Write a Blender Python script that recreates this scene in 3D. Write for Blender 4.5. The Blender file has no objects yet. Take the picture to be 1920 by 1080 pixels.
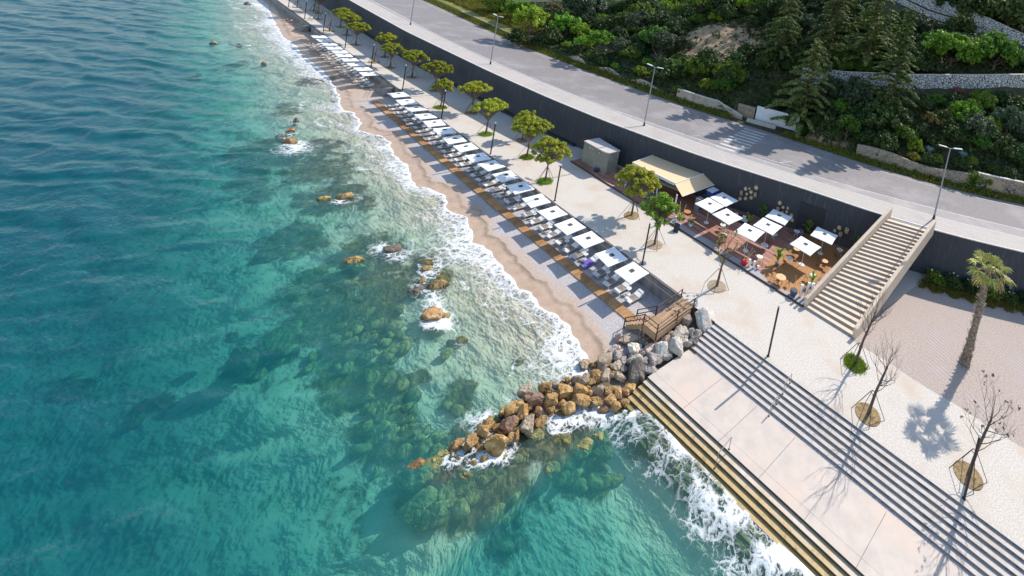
import bpy, math, random
import numpy as np
from mathutils import Vector, Matrix
PI = math.pi
RNG = random.Random(7)
scene = bpy.context.scene
COL = scene.collection

# ------------------------------------------------------------------ helpers
def nid(m): return m.node_tree.nodes, m.node_tree.links

class MB:
    """collects shapes, then links them as ONE mesh object"""
    def __init__(s): s.v = []; s.f = []
    def add(s, vs, fs):
        b = len(s.v); s.v.extend([tuple(x) for x in vs]); s.f.extend([tuple(b + i for i in q) for q in fs])
    def box(s, c, d, rz=0.0, m=None):
        x, y, z = d[0] / 2, d[1] / 2, d[2] / 2
        p = [(-x, -y, -z), (x, -y, -z), (x, y, -z), (-x, y, -z), (-x, -y, z), (x, -y, z), (x, y, z), (-x, y, z)]
        R = m if m is not None else Matrix.Rotation(rz, 3, 'Z')
        s.add([R @ Vector(q) + Vector(c) for q in p], [(0, 3, 2, 1), (4, 5, 6, 7), (0, 1, 5, 4), (1, 2, 6, 5), (2, 3, 7, 6), (3, 0, 4, 7)])
    def tube(s, pts, rad, n=6, cap=True):
        pts = [Vector(p) for p in pts]
        if not isinstance(rad, (list, tuple)): rad = [rad] * len(pts)
        b = len(s.v)
        for i, p in enumerate(pts):
            t = (pts[min(i + 1, len(pts) - 1)] - pts[max(i - 1, 0)])
            t = t.normalized() if t.length > 1e-9 else Vector((0, 0, 1))
            a = Vector((0, 0, 1)) if abs(t.z) < .9 else Vector((1, 0, 0))
            u = t.cross(a).normalized(); w = t.cross(u)
            for k in range(n):
                g = 2 * PI * k / n
                s.v.append(tuple(p + (u * math.cos(g) + w * math.sin(g)) * rad[i]))
        for i in range(len(pts) - 1):
            for k in range(n):
                s.f.append((b + i * n + k, b + i * n + (k + 1) % n, b + (i + 1) * n + (k + 1) % n, b + (i + 1) * n + k))
        if cap:
            s.f.append(tuple(b + k for k in reversed(range(n)))); e = b + (len(pts) - 1) * n
            s.f.append(tuple(e + k for k in range(n)))
    def lathe(s, prof, c=(0, 0, 0), n=20, sx=1, sy=1, ang=0):
        b = len(s.v)
        for r, z in prof:
            for k in range(n):
                g = 2 * PI * k / n
                x, y = r * math.cos(g) * sx, r * math.sin(g) * sy
                s.v.append((c[0] + x * math.cos(ang) - y * math.sin(ang), c[1] + x * math.sin(ang) + y * math.cos(ang), c[2] + z))
        for i in range(len(prof) - 1):
            for k in range(n):
                s.f.append((b + i * n + k, b + i * n + (k + 1) % n, b + (i + 1) * n + (k + 1) % n, b + (i + 1) * n + k))
        s.f.append(tuple(b + k for k in reversed(range(n)))); e = b + (len(prof) - 1) * n
        s.f.append(tuple(e + k for k in range(n)))
    def prism(s, poly, z0, z1):
        n = len(poly); b = len(s.v)
        a = sum(poly[i][0] * poly[(i + 1) % n][1] - poly[(i + 1) % n][0] * poly[i][1] for i in range(n))
        if a < 0: poly = poly[::-1]
        f0 = z0 if callable(z0) else (lambda i: z0)
        f1 = z1 if callable(z1) else (lambda i: z1)
        s.v.extend([(p[0], p[1], f0(i)) for i, p in enumerate(poly)] + [(p[0], p[1], f1(i)) for i, p in enumerate(poly)])
        s.f.append(tuple(b + i for i in reversed(range(n)))); s.f.append(tuple(b + n + i for i in range(n)))
        for i in range(n):
            j = (i + 1) % n; s.f.append((b + i, b + j, b + n + j, b + n + i))
    def hexa(s, p8):   # bottom four, top four
        s.add(p8, [(0, 3, 2, 1), (4, 5, 6, 7), (0, 1, 5, 4), (1, 2, 6, 5), (2, 3, 7, 6), (3, 0, 4, 7)])
    def quads(s, arr):   # (n,4,3)
        b = len(s.v); n = len(arr)
        s.v.extend(map(tuple, arr.reshape(-1, 3).tolist()))
        s.f.extend([(b + 4 * i, b + 4 * i + 1, b + 4 * i + 2, b + 4 * i + 3) for i in range(n)])
    def mesh(s, name, mats, smooth=False):
        me = bpy.data.meshes.new(name); me.from_pydata(s.v, [], s.f); me.update()
        for m in (mats if isinstance(mats, (list, tuple)) else [mats]): me.materials.append(m)
        if smooth: me.polygons.foreach_set('use_smooth', [True] * len(me.polygons))
        return me
    def build(s, name, mat, parent=None, smooth=False):
        return link(name, s.mesh(name, mat, smooth), parent)

def link(name, me, parent=None):
    o = bpy.data.objects.new(name, me); COL.objects.link(o)
    if parent is not None: o.parent = parent
    return o
def tag(o, label=None, cat=None, group=None, kind=None):
    if label: o['label'] = label
    if cat: o['category'] = cat
    if group: o['group'] = group
    if kind: o['kind'] = kind
    return o
def thing(name, label, cat, loc=(0, 0, 0), rz=0.0, group=None):
    o = bpy.data.objects.new(name, None); COL.objects.link(o); o.empty_display_size = .2
    o.location = loc; o.rotation_euler = (0, 0, rz)
    return tag(o, label, cat, group)
def dup(root, loc, rz=0.0, label=None, scale=None, group=None):
    def cp(o, par):
        c = o.copy(); COL.objects.link(c)
        if par is not None: c.parent = par
        for ch in list(o.children): cp(ch, c)
        return c
    r = cp(root, None); r.location = loc; r.rotation_euler = (0, 0, rz)
    if scale is not None: r.scale = scale
    if label: r['label'] = label
    if group: r['group'] = group
    return r
_U = ['', 'first', 'second', 'third', 'fourth', 'fifth', 'sixth', 'seventh', 'eighth', 'ninth', 'tenth', 'eleventh', 'twelfth', 'thirteenth',
      'fourteenth', 'fifteenth', 'sixteenth', 'seventeenth', 'eighteenth', 'nineteenth']
_T = {2: ('twentieth', 'twenty'), 3: ('thirtieth', 'thirty'), 4: ('fortieth', 'forty'), 5: ('fiftieth', 'fifty'), 6: ('sixtieth', 'sixty'),
      7: ('seventieth', 'seventy'), 8: ('eightieth', 'eighty'), 9: ('ninetieth', 'ninety')}
def nth(n):
    if n < 20: return _U[n]
    if n >= 100: return 'hundred-and-' + nth(n - 100) if n > 100 else 'hundredth'
    a, b = _T[n // 10]; return a if n % 10 == 0 else b + '-' + _U[n % 10]

# ------------------------------------------------------------------ numpy noise
def _h(ix, iy, s):
    n = (ix.astype(np.int64) * 374761393 + iy.astype(np.int64) * 668265263 + s * 974711) & 0xffffffff
    n = ((n ^ (n >> 13)) * 1274126177) & 0xffffffff
    return ((n ^ (n >> 16)) & 0xffff) / 65535.0
def vnoise(x, y, s=0):
    x = np.asarray(x, float); y = np.asarray(y, float)
    ix = np.floor(x); iy = np.floor(y); fx = x - ix; fy = y - iy
    fx = fx * fx * (3 - 2 * fx); fy = fy * fy * (3 - 2 * fy)
    a = _h(ix, iy, s); b = _h(ix + 1, iy, s); c = _h(ix, iy + 1, s); d = _h(ix + 1, iy + 1, s)
    return a + (b - a) * fx + (c - a) * fy + (a - b - c + d) * fx * fy
def fbm(x, y, s=0, o=4):
    t = 0; a = .5; n = 0
    for i in range(o):
        t = t + a * vnoise(x * 2 ** i + 17.3 * i, y * 2 ** i - 9.1 * i, s + i); n += a; a *= .5
    return t / n
def sstep(a, b, x):
    t = np.clip((x - a) / (b - a), 0, 1); return t * t * (3 - 2 * t)

def grid(name, X, Y, Z, mat, attrs=None, smooth=True, kind='structure'):
    """X,Y,Z 2-D arrays -> one sheet"""
    h, w = X.shape
    co = np.stack([X, Y, Z], -1).reshape(-1, 3).astype(np.float32)
    i = np.arange(h * w).reshape(h, w)
    f = np.stack([i[:-1, :-1], i[:-1, 1:], i[1:, 1:], i[1:, :-1]], -1).reshape(-1, 4)
    c0 = co[f[0]]; nz = np.cross(c0[1] - c0[0], c0[3] - c0[0])[2]
    if nz < 0: f = f[:, ::-1]
    me = bpy.data.meshes.new(name)
    me.vertices.add(len(co)); me.vertices.foreach_set('co', co.ravel())
    me.loops.add(f.size); me.loops.foreach_set('vertex_index', f.ravel().astype(np.int32))
    me.polygons.add(len(f)); me.polygons.foreach_set('loop_start', np.arange(0, f.size, 4, dtype=np.int32))
    try: me.polygons.foreach_set('loop_total', np.full(len(f), 4, dtype=np.int32))
    except Exception: pass
    me.update(calc_edges=True); me.validate()
    if smooth: me.polygons.foreach_set('use_smooth', np.ones(len(f), dtype=bool))
    for k, a in (attrs or {}).items():
        at = me.attributes.new(k, 'FLOAT', 'POINT'); at.data.foreach_set('value', a.astype(np.float32).ravel())
    me.materials.append(mat)
    return tag(link(name, me), kind=kind)

# ------------------------------------------------------------------ materials
def newmat(name):
    m = bpy.data.materials.new(name); m.use_nodes = True
    n, l = nid(m); n.clear()
    return m, n, l
def N(n, t, **k):
    o = n.new(t)
    for a, v in k.items():
        if a.startswith('i_'):
            o.inputs[a[2:].replace('_', ' ')].default_value = v
        else: setattr(o, a, v)
    return o
def ramp(n, stops, interp='LINEAR'):
    r = n.new('ShaderNodeValToRGB'); e = r.color_ramp.elements; r.color_ramp.interpolation = interp
    while len(e) < len(stops): e.new(.5)
    for i, (p, c) in enumerate(stops):
        e[i].position = p; e[i].color = (c[0], c[1], c[2], 1) if hasattr(c, '__len__') else (c, c, c, 1)
    return r
def coords(n, kind):
    if kind == 'obj': return n.new('ShaderNodeTexCoord').outputs['Object']
    return n.new('ShaderNodeNewGeometry').outputs['Position']
def mat(name, c1, c2=None, scale=3., rough=.8, bump=0., bscale=None, detail=5., kind='obj', rnd=0., c3=None, s3=.4, t3=.55, metal=0., stretch=None, spec=.35, sheen=0):
    """two tones broken up by noise, an optional third tone in larger stains, optional bump and per-object variation"""
    m, n, l = newmat(name)
    out = n.new('ShaderNodeOutputMaterial'); b = n.new('ShaderNodeBsdfPrincipled'); l.new(b.outputs[0], out.inputs[0])
    b.inputs['Roughness'].default_value = rough; b.inputs['Metallic'].default_value = metal; b.inputs['Specular IOR Level'].default_value = spec
    co = coords(n, kind)
    if stretch:
        mp = n.new('ShaderNodeMapping'); mp.inputs['Scale'].default_value = stretch; l.new(co, mp.inputs[0]); co = mp.outputs[0]
    col = None
    if c2 is None: c2 = tuple(x * .8 for x in c1)
    t = N(n, 'ShaderNodeTexNoise', i_Scale=scale, i_Detail=detail, i_Roughness=.6); l.new(co, t.inputs['Vector'])
    r = ramp(n, [(.36, c1), (.64, c2)]); l.new(t.outputs['Fac'], r.inputs[0]); col = r.outputs[0]
    if c3 is not None:
        t2 = N(n, 'ShaderNodeTexNoise', i_Scale=s3, i_Detail=6., i_Roughness=.65); l.new(co, t2.inputs['Vector'])
        r2 = ramp(n, [(t3 - .06, 0.), (t3 + .1, 1.)]); l.new(t2.outputs['Fac'], r2.inputs[0])
        mx = N(n, 'ShaderNodeMix', data_type='RGBA'); mx.inputs[7].default_value = (*c3, 1)
        l.new(r2.outputs[0], mx.inputs[0]); l.new(col, mx.inputs[6]); col = mx.outputs[2]
    if rnd:
        oi = n.new('ShaderNodeObjectInfo'); hs = n.new('ShaderNodeHueSaturation')
        mr = N(n, 'ShaderNodeMapRange'); mr.inputs[3].default_value = 1 - rnd; mr.inputs[4].default_value = 1 + rnd
        l.new(oi.outputs['Random'], mr.inputs[0]); l.new(mr.outputs[0], hs.inputs['Value']); l.new(col, hs.inputs['Color']); col = hs.outputs[0]
    l.new(col, b.inputs['Base Color'])
    if bump:
        t4 = N(n, 'ShaderNodeTexNoise', i_Scale=bscale or scale * 4, i_Detail=6.); l.new(co, t4.inputs['Vector'])
        bp = N(n, 'ShaderNodeBump', i_Strength=min(1., bump), i_Distance=.05 if bump <= 1 else .05 * bump); l.new(t4.outputs['Fac'], bp.inputs['Height']); l.new(bp.outputs[0], b.inputs['Normal'])
    return m
def leafmat(name, c1, c2, c3=None, trans=.25, hue=.03, rough=.6):
    m, n, l = newmat(name)
    out = n.new('ShaderNodeOutputMaterial'); b = n.new('ShaderNodeBsdfPrincipled'); tr = n.new('ShaderNodeBsdfTranslucent'); mx = N(n, 'ShaderNodeMixShader')
    mx.inputs[0].default_value = trans
    g = n.new('ShaderNodeNewGeometry'); r = ramp(n, [(0., c1), (.55, c2), (1., c3 or c2)]); l.new(g.outputs['Random Per Island'], r.inputs[0])
    oi = n.new('ShaderNodeObjectInfo'); hs = n.new('ShaderNodeHueSaturation')
    a = N(n, 'ShaderNodeMapRange'); a.inputs[3].default_value = .5 - hue; a.inputs[4].default_value = .5 + hue; l.new(oi.outputs['Random'], a.inputs[0]); l.new(a.outputs[0], hs.inputs['Hue'])
    w = N(n, 'ShaderNodeTexWhiteNoise', noise_dimensions='1D'); l.new(oi.outputs['Random'], w.inputs['W'])
    v = N(n, 'ShaderNodeMapRange'); v.inputs[3].default_value = .75; v.inputs[4].default_value = 1.25; l.new(w.outputs[0], v.inputs[0]); l.new(v.outputs[0], hs.inputs['Value'])
    l.new(r.outputs[0], hs.inputs['Color']); l.new(hs.outputs[0], b.inputs['Base Color']); l.new(hs.outputs[0], tr.inputs['Color'])
    b.inputs['Roughness'].default_value = rough; b.inputs['Specular IOR Level'].default_value = .25
    l.new(b.outputs[0], mx.inputs[1]); l.new(tr.outputs[0], mx.inputs[2]); l.new(mx.outputs[0], out.inputs[0])
    return m

M = {}
M['pave'] = mat('pale pebble paving', (.66, .605, .54), (.44, .385, .32), scale=9., rough=.85, bump=.4, bscale=26., kind='pos', c3=(.52, .43, .34), s3=.22, t3=.55, detail=9.)
M['gravel'] = mat('pinkish gravel', (.50, .41, .35), (.33, .265, .225), scale=7., rough=.95, bump=.8, bscale=16., kind='pos', c3=(.46, .38, .35), s3=.3, detail=9.)
M['pit_soil'] = mat('ochre soil', (.44, .30, .15), (.22, .14, .06), scale=11., bump=.9, c3=(.13, .10, .04), s3=3.5)
M['chip'] = mat('pale wood chip', (.55, .43, .30), (.22, .15, .09), scale=14., bump=.9)
M['turf'] = mat('bed turf', (.13, .17, .03), (.08, .10, .02), scale=9., bump=.9, c3=(.30, .24, .10), s3=2.5)
M['conc'] = mat('terrace concrete', (.55, .465, .395), (.47, .405, .35), scale=.9, rough=.7, bump=.06, bscale=30., kind='pos', c3=(.56, .445, .36), s3=.35)
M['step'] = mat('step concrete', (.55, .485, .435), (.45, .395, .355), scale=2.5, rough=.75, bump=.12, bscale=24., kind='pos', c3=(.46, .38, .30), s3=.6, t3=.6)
M['riser'] = mat('riser shade and joint concrete', (.27, .235, .21), (.19, .165, .15), scale=3., rough=.85, kind='pos', c3=(.07, .055, .05), s3=.8)  # step concrete darkened to paint in riser shade; also fills the slab joints
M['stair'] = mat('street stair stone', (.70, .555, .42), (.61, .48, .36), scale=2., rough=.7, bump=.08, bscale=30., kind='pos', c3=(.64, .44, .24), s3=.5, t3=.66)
M['stair_riser_shade'] = mat('shade toned stair riser', (.46, .375, .30), (.38, .31, .25), scale=3., rough=.8, kind='pos')  # tread stone in a darker tone, shade of the risers put into colour
M['beachwall'] = mat('grey sea wall concrete', (.30, .28, .27), (.20, .185, .18), scale=1.4, rough=.85, bump=.2, kind='pos', c3=(.14, .125, .11), s3=.5, stretch=(1, 1, .4))
M['coping'] = mat('dark coping', (.13, .12, .115), (.09, .085, .08), scale=3., rough=.7, kind='pos')
M['wood'] = mat('ramp timber', (.44, .28, .16), (.30, .18, .10), scale=2., rough=.7, bump=.2, stretch=(8, 1, 8), c3=(.50, .34, .21), s3=.8)
M['wood_dark'] = mat('dark timber', (.15, .075, .04), (.09, .045, .025), scale=5., rough=.7)
M['boardwalk'] = mat('orange boardwalk timber', (.50, .25, .095), (.34, .165, .065), scale=1.6, rough=.75, bump=.15, rnd=.22, stretch=(10, 1, 4), c3=(.55, .36, .2), s3=.9)
M['deck_red'] = mat('red brown decking with painted sun patches', (.36, .17, .12), (.24, .105, .07), scale=1.5, rough=.75, bump=.15, kind='pos', stretch=(1, 9, 1), c3=(.48, .28, .22), s3=.25, t3=.52)  # third tone: pinkish patches paint sunlit areas into the boards
M['deck_orange'] = mat('orange decking', (.46, .215, .07), (.34, .15, .048), scale=1.4, rough=.7, bump=.15, kind='pos', stretch=(1, 9, 1), c3=(.33, .18, .09), s3=.4)
M['fascia'] = mat('deck edge', (.12, .055, .035), (.08, .04, .03), scale=3.)
M['terrazzo'] = mat('grey deck kerb', (.40, .37, .37), (.33, .30, .30), scale=12., rough=.8)
M['canvas'] = mat('white parasol canvas', (.86, .86, .85), (.80, .80, .81), scale=1.2, rough=.85, rnd=.05, bump=.05, bscale=9.)
M['vent'] = mat('grey vent mesh', (.11, .11, .115), (.05, .05, .055), scale=30., rough=.8)
M['white'] = mat('white enamel', (.80, .80, .79), (.74, .74, .73), scale=3., rough=.4)
M['bedframe'] = mat('pale sunbed frame', (.62, .60, .58), (.54, .52, .50), scale=4., rough=.5)
M['taupe'] = mat('taupe sling', (.26, .215, .185), (.19, .16, .14), scale=5., rough=.9, c3=(.40, .36, .32), s3=3.)
M['cushion'] = mat('white cushion', (.78, .76, .74), (.68, .66, .64), scale=2.5, rough=.9, rnd=.08, bump=.1)
M['tan_fabric'] = mat('awning canvas', (.80, .575, .345), (.74, .53, .31), scale=1.5, rough=.85, kind='pos', stretch=(6, 1, 1))
M['grey_steel'] = mat('grey pole paint', (.34, .34, .36), (.28, .28, .30), scale=2., rough=.45, metal=.3)
M['lamp_white'] = mat('pale lamp head', (.72, .73, .74), (.66, .67, .68), scale=3., rough=.4)
M['black_pole'] = mat('dark bronze pole', (.035, .028, .026), (.025, .02, .02), scale=3., rough=.45)
M['steel'] = mat('brushed rail', (.50, .45, .40), (.42, .37, .33), scale=6., rough=.35, metal=.8)
M['rust'] = mat('rusty stake', (.075, .045, .035), (.05, .03, .025), scale=6., rough=.7)
M['bark_grey'] = mat('grey bark', (.29, .24, .21), (.17, .14, .12), scale=5., rough=.9, bump=.6, stretch=(1, 1, .3))
M['bark'] = mat('brown bark', (.16, .115, .09), (.095, .065, .05), scale=6., rough=.9, bump=.6, stretch=(1, 1, .3))
M['wallrock'] = mat('rough stone', (.52, .46, .37), (.34, .29, .23), scale=3., bump=.8, kind='pos')
M['hut'] = mat('olive grey render', (.25, .245, .205), (.22, .215, .18), scale=1., rough=.85, c3=(.29, .285, .24), s3=.7)
M['hut_roof'] = mat('hut roof', (.56, .50, .46), (.46, .41, .38), scale=2.)
M['grey_paint'] = mat('grey furniture', (.20, .20, .22), (.13, .13, .15), scale=4., rough=.6)
M['charcoal'] = mat('charcoal', (.035, .037, .045), (.025, .027, .032), scale=4., rough=.6)
M['rattan'] = mat('rattan', (.34, .21, .10), (.22, .13, .06), scale=18., rough=.7)
M['wicker'] = mat('pale wicker', (.58, .42, .27), (.42, .29, .18), scale=14., rough=.8)
M['table_wood'] = mat('light table wood', (.72, .46, .22), (.62, .38, .17), scale=2.5, rough=.5, stretch=(1, 8, 1))
M['bamboo'] = mat('bamboo cane', (.66, .44, .20), (.50, .32, .14), scale=6., rough=.6)
M['red'] = mat('red glaze', (.55, .012, .015), (.42, .01, .012), scale=4., rough=.4)
M['orange_pot'] = mat('orange pot', (.55, .25, .05), (.45, .19, .04), scale=4., rough=.5)
M['blue'] = mat('blue plastic', (.02, .09, .45), (.015, .07, .36), scale=4., rough=.4)
M['purple'] = mat('purple towel', (.17, .13, .42), (.12, .09, .33), scale=8., rough=.95)
M['skin'] = mat('skin', (.52, .31, .22), (.46, .27, .19), scale=5., rough=.6)
M['pinkcloth'] = mat('pink swimwear', (.6, .12, .16), (.5, .1, .14), scale=5.)
M['navy'] = mat('dark clothing', (.03, .035, .07), (.02, .025, .05), scale=5.)
M['hair'] = mat('dark hair', (.03, .02, .015), (.02, .015, .01), scale=5.)
# boulders
def rockmat(name, a, b, c, algae=False):
    m = mat(name, a, b, scale=2.2, rough=.75, bump=1.8, bscale=4.5, c3=c, s3=1.3, t3=.54, rnd=.26, detail=9.)
    n, l = nid(m); bs = next(x for x in n if x.type == 'BSDF_PRINCIPLED'); src = bs.inputs['Base Color'].links[0].from_socket
    g = n.new('ShaderNodeNewGeometry'); sp = n.new('ShaderNodeSeparateXYZ'); l.new(g.outputs['Position'], sp.inputs[0])     # dark tide line just over the water
    t = N(n, 'ShaderNodeTexNoise', i_Scale=2., i_Detail=5.); l.new(g.outputs['Position'], t.inputs['Vector'])
    ad = N(n, 'ShaderNodeMath', operation='MULTIPLY_ADD'); ad.inputs[1].default_value = .5; l.new(t.outputs['Fac'], ad.inputs[0]); l.new(sp.outputs[2], ad.inputs[2])
    r = N(n, 'ShaderNodeMapRange'); r.inputs[1].default_value = -1.55; r.inputs[2].default_value = -1.85; r.inputs[3].default_value = 0; r.inputs[4].default_value = 0. if name.startswith('mossy') else .72; l.new(ad.outputs[0], r.inputs[0])
    mx = N(n, 'ShaderNodeMix', data_type='RGBA'); mx.inputs[7].default_value = (.085, .055, .022, 1); l.new(r.outputs[0], mx.inputs[0]); l.new(src, mx.inputs[6]); l.new(mx.outputs[2], bs.inputs['Base Color'])
    return m
RM = {'b': rockmat('golden brown boulder', (.42, .245, .085), (.22, .115, .04), (.54, .37, .17)),
      'p': rockmat('purple brown boulder', (.24, .145, .10), (.15, .085, .065), (.34, .19, .08)),
      'y': rockmat('yellow ochre rock', (.44, .285, .095), (.17, .105, .045), (.54, .39, .17)),
      'o': rockmat('orange rock', (.50, .27, .10), (.28, .14, .055), (.62, .42, .24)),
      't': rockmat('tan boulder', (.44, .34, .24), (.28, .20, .13), (.52, .42, .30)),
      'g': rockmat('grey boulder', (.34, .29, .255), (.22, .185, .16), (.42, .36, .30)),
      'k': rockmat('pinkish boulder', (.48, .37, .31), (.34, .26, .22), (.52, .34, .24)),
      'c': rockmat('cream boulder', (.60, .53, .44), (.46, .40, .33), (.54, .44, .32)),
      'w': rockmat('white grey boulder', (.56, .52, .47), (.42, .385, .345), (.50, .41, .31)),
      'd': rockmat('dark grey boulder', (.20, .165, .135), (.12, .10, .085), (.28, .23, .18)),
      's': rockmat('mossy sunken boulder', (.22, .21, .075), (.10, .105, .04), (.34, .29, .11))}
# foliage
LM = {'L': leafmat('bright green leaves', (.13, .24, .024), (.22, .36, .03), (.32, .45, .05), .35),
      'M': leafmat('mid green leaves', (.07, .14, .02), (.12, .21, .024), (.17, .27, .035), .28),
      'D': leafmat('dark green leaves', (.032, .058, .016), (.052, .09, .022), (.09, .13, .032), .2),
      'O': leafmat('grey green leaves', (.055, .085, .045), (.08, .115, .055), (.12, .155, .08), .2),
      'C': leafmat('cedar needles', (.075, .12, .036), (.15, .205, .06), (.36, .41, .14), .3),
      'N': leafmat('pink blossom', (.55, .12, .17), (.62, .20, .25), (.10, .16, .03), .2),
      'Y': leafmat('yellow blossom', (.16, .20, .03), (.25, .27, .035), (.42, .35, .04), .2),
      'R': leafmat('reddish twigs', (.20, .12, .08), (.28, .17, .10), (.14, .12, .05), .1),
      'T': leafmat('tan leaves', (.24, .22, .06), (.33, .27, .09), (.17, .19, .04), .2),
      'A': leafmat('agave blades', (.17, .27, .24), (.22, .33, .30), (.26, .38, .34), .05),
      'pine': leafmat('stone pine needles', (.24, .28, .025), (.37, .40, .03), (.48, .48, .05), .35, .012),
      'fresh': leafmat('fresh green leaves', (.19, .27, .025), (.29, .39, .035), (.38, .46, .06), .35),
      'palm': leafmat('palm fan', (.24, .28, .05), (.36, .38, .09), (.50, .46, .16), .25),
      'straw': leafmat('dry frond', (.42, .31, .10), (.50, .38, .14), (.36, .25, .09), .2),
      'grass': leafmat('verge grass', (.11, .13, .02), (.17, .17, .025), (.24, .20, .04), .25, rough=.8),
      'twig': leafmat('dry seed heads', (.14, .08, .05), (.20, .11, .07), (.10, .06, .04), .1)}
CAM_RIGHT = [0.808874,0.554585,0.195343]
CAM_DOWN = [0.201987,0.049923,-0.978115]
CAM_FWD = [-0.5522,0.830628,-0.071638]
CAM_LOC = [13.9662,-35.3314,30.8583]
CAM_PAR = [16.094,-0.22435,-0.26513]
BREAKWATER = [(-11.39,-15.9,-1.75,0.5,0.53,'b'),(-11.73,-16.53,-1.75,0.2,0.25,'b'),(-10.71,-15.63,-1.75,0.41,0.44,'b'),(-11.05,-14.62,-1.75,0.74,0.46,'b'),(-12.09,-14.77,-1.75,0.59,0.39,'b'),(-10.13,-13.77,-1.75,0.59,0.55,'b'),(-10.07,-14.94,-1.75,0.27,0.19,'b'),(-10.61,-16.83,-1.8,0.54,0.52,'p'),(-9.63,-16.0,-1.75,0.55,0.57,'b'),(-10.48,-16.41,-1.75,0.2,0.24,'b'),(-11.53,-17.64,-1.75,0.42,0.29,'b'),(-11.25,-18.22,-1.75,0.47,0.3,'b'),(-11.15,-18.95,-1.75,0.4,0.46,'b'),(-11.71,-19.46,-2.1,0.32,0.32,'b'),(-9.98,-17.95,-1.75,0.71,0.51,'b'),(-9.64,-17.12,-1.75,0.22,0.22,'b'),(-9.49,-16.8,-1.75,0.17,0.3,'b'),(-9.48,-15.03,-2.1,0.39,0.47,'b'),(-9.07,-15.89,-2.4,0.58,0.45,'s'),(-9.19,-17.71,-2.4,0.52,0.39,'s'),(-11.18,-19.98,-2.5,0.49,0.44,'s'),(-9.77,-18.76,-2.0,0.24,0.16,'y'),(-10.02,-19.33,-2.1,0.21,0.14,'b'),(-8.47,-17.04,-2.5,0.47,0.35,'s'),(-10.79,-15.05,-1.75,0.21,0.25,'b'),(-11.24,-13.58,-1.75,0.54,0.39,'b'),(-10.13,-12.74,-1.75,0.58,0.6,'b'),(-9.37,-11.79,-1.75,0.68,0.39,'b'),(-10.0,-11.41,-1.75,0.6,0.31,'b'),(-10.77,-11.99,-1.75,0.3,0.22,'b'),(-10.05,-11.0,-1.75,0.3,0.25,'b'),(-9.58,-10.39,-1.75,0.44,0.45,'b'),(-8.43,-10.86,-1.75,0.36,0.42,'b'),(-8.65,-12.31,-1.75,0.6,0.34,'b'),(-8.84,-13.24,-1.75,0.5,0.31,'b'),(-7.85,-11.48,-1.75,0.39,0.26,'b'),(-7.86,-10.38,-1.75,0.37,0.33,'b'),(-7.19,-10.12,-1.75,0.3,0.39,'b'),(-7.24,-10.8,-1.75,0.33,0.35,'b'),(-6.55,-10.7,-1.75,0.39,0.34,'b'),(-6.28,-10.12,-1.75,0.33,0.29,'b'),(-7.21,-11.54,-2.1,0.38,0.25,'b'),(-6.84,-9.54,-1.75,0.27,0.21,'b'),(-7.03,-8.93,-1.7,0.45,0.44,'b'),(-11.26,-10.12,-1.95,0.42,0.41,'t'),(-10.13,-9.16,-1.6,0.53,0.62,'t'),(-9.87,-8.53,-1.5,0.32,0.25,'t'),(-8.98,-8.87,-1.4,0.39,0.34,'t'),(-9.07,-9.79,-1.6,0.41,0.36,'t'),(-8.59,-9.34,-1.6,0.28,0.23,'b'),(-8.05,-9.07,-1.6,0.48,0.29,'b'),(-8.41,-8.62,-1.4,0.32,0.27,'g'),(-9.01,-8.21,-1.4,0.39,0.38,'g'),(-7.55,-8.03,-1.35,0.71,0.76,'d'),(-8.08,-7.73,-1.0,0.54,0.38,'c'),(-7.51,-7.15,-1.1,0.36,0.45,'g'),(-6.74,-7.16,-1.2,0.5,0.3,'g'),(-7.11,-6.52,-1.1,0.51,0.49,'g'),(-9.63,-8.04,-1.4,0.54,0.43,'g'),(-10.92,-12.92,-1.75,0.29,0.21,'b'),(-6.35,-10.83,-2.3,0.49,0.25,'s'),(-8.97,-6.89,-1.1,0.63,0.55,'c'),(-8.32,-6.59,-1.1,0.41,0.47,'g'),(-8.01,-5.88,-1.0,0.41,0.48,'k'),(-7.23,-5.38,-0.95,0.68,0.59,'w'),(-6.51,-4.3,-0.8,0.7,0.57,'w'),(-7.7,-4.52,-0.9,0.43,0.43,'k'),(-7.06,-3.23,-0.6,0.6,0.68,'c'),(-7.69,-1.72,-0.4,0.54,0.61,'k'),(-6.61,-0.53,-0.25,0.85,0.93,'w'),(-6.57,-2.42,-0.5,0.32,0.29,'g'),(-6.01,-2.12,-0.4,0.37,0.33,'g'),(-5.95,-2.75,-0.6,0.36,0.28,'g'),(-6.07,-3.4,-0.8,0.31,0.23,'g'),(-6.62,-3.36,-0.8,0.32,0.24,'c'),(-7.87,-3.61,-0.9,0.28,0.28,'k'),(-8.38,-3.85,-1.0,0.36,0.32,'d'),(-9.15,-5.65,-1.3,0.38,0.35,'g'),(-9.64,-4.84,-1.4,0.39,0.28,'g'),(-8.39,-4.69,-1.2,0.23,0.23,'g'),(-11.12,-6.75,-1.5,0.38,0.35,'k'),(-10.3,-6.23,-1.4,0.76,0.43,'t'),(-10.31,-7.69,-1.5,0.48,0.33,'k'),(-7.16,-6.26,-1.1,0.55,0.46,'g'),(-6.68,-5.51,-1.0,0.49,0.32,'w'),(-8.73,-7.53,-1.2,0.25,0.21,'g'),(-8.25,-2.47,-1.0,0.41,0.38,'g'),(-10.31,-4.5,-1.5,0.28,0.21,'c'),(-6.73,-4.9,-1.0,0.34,0.22,'g')]
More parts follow.
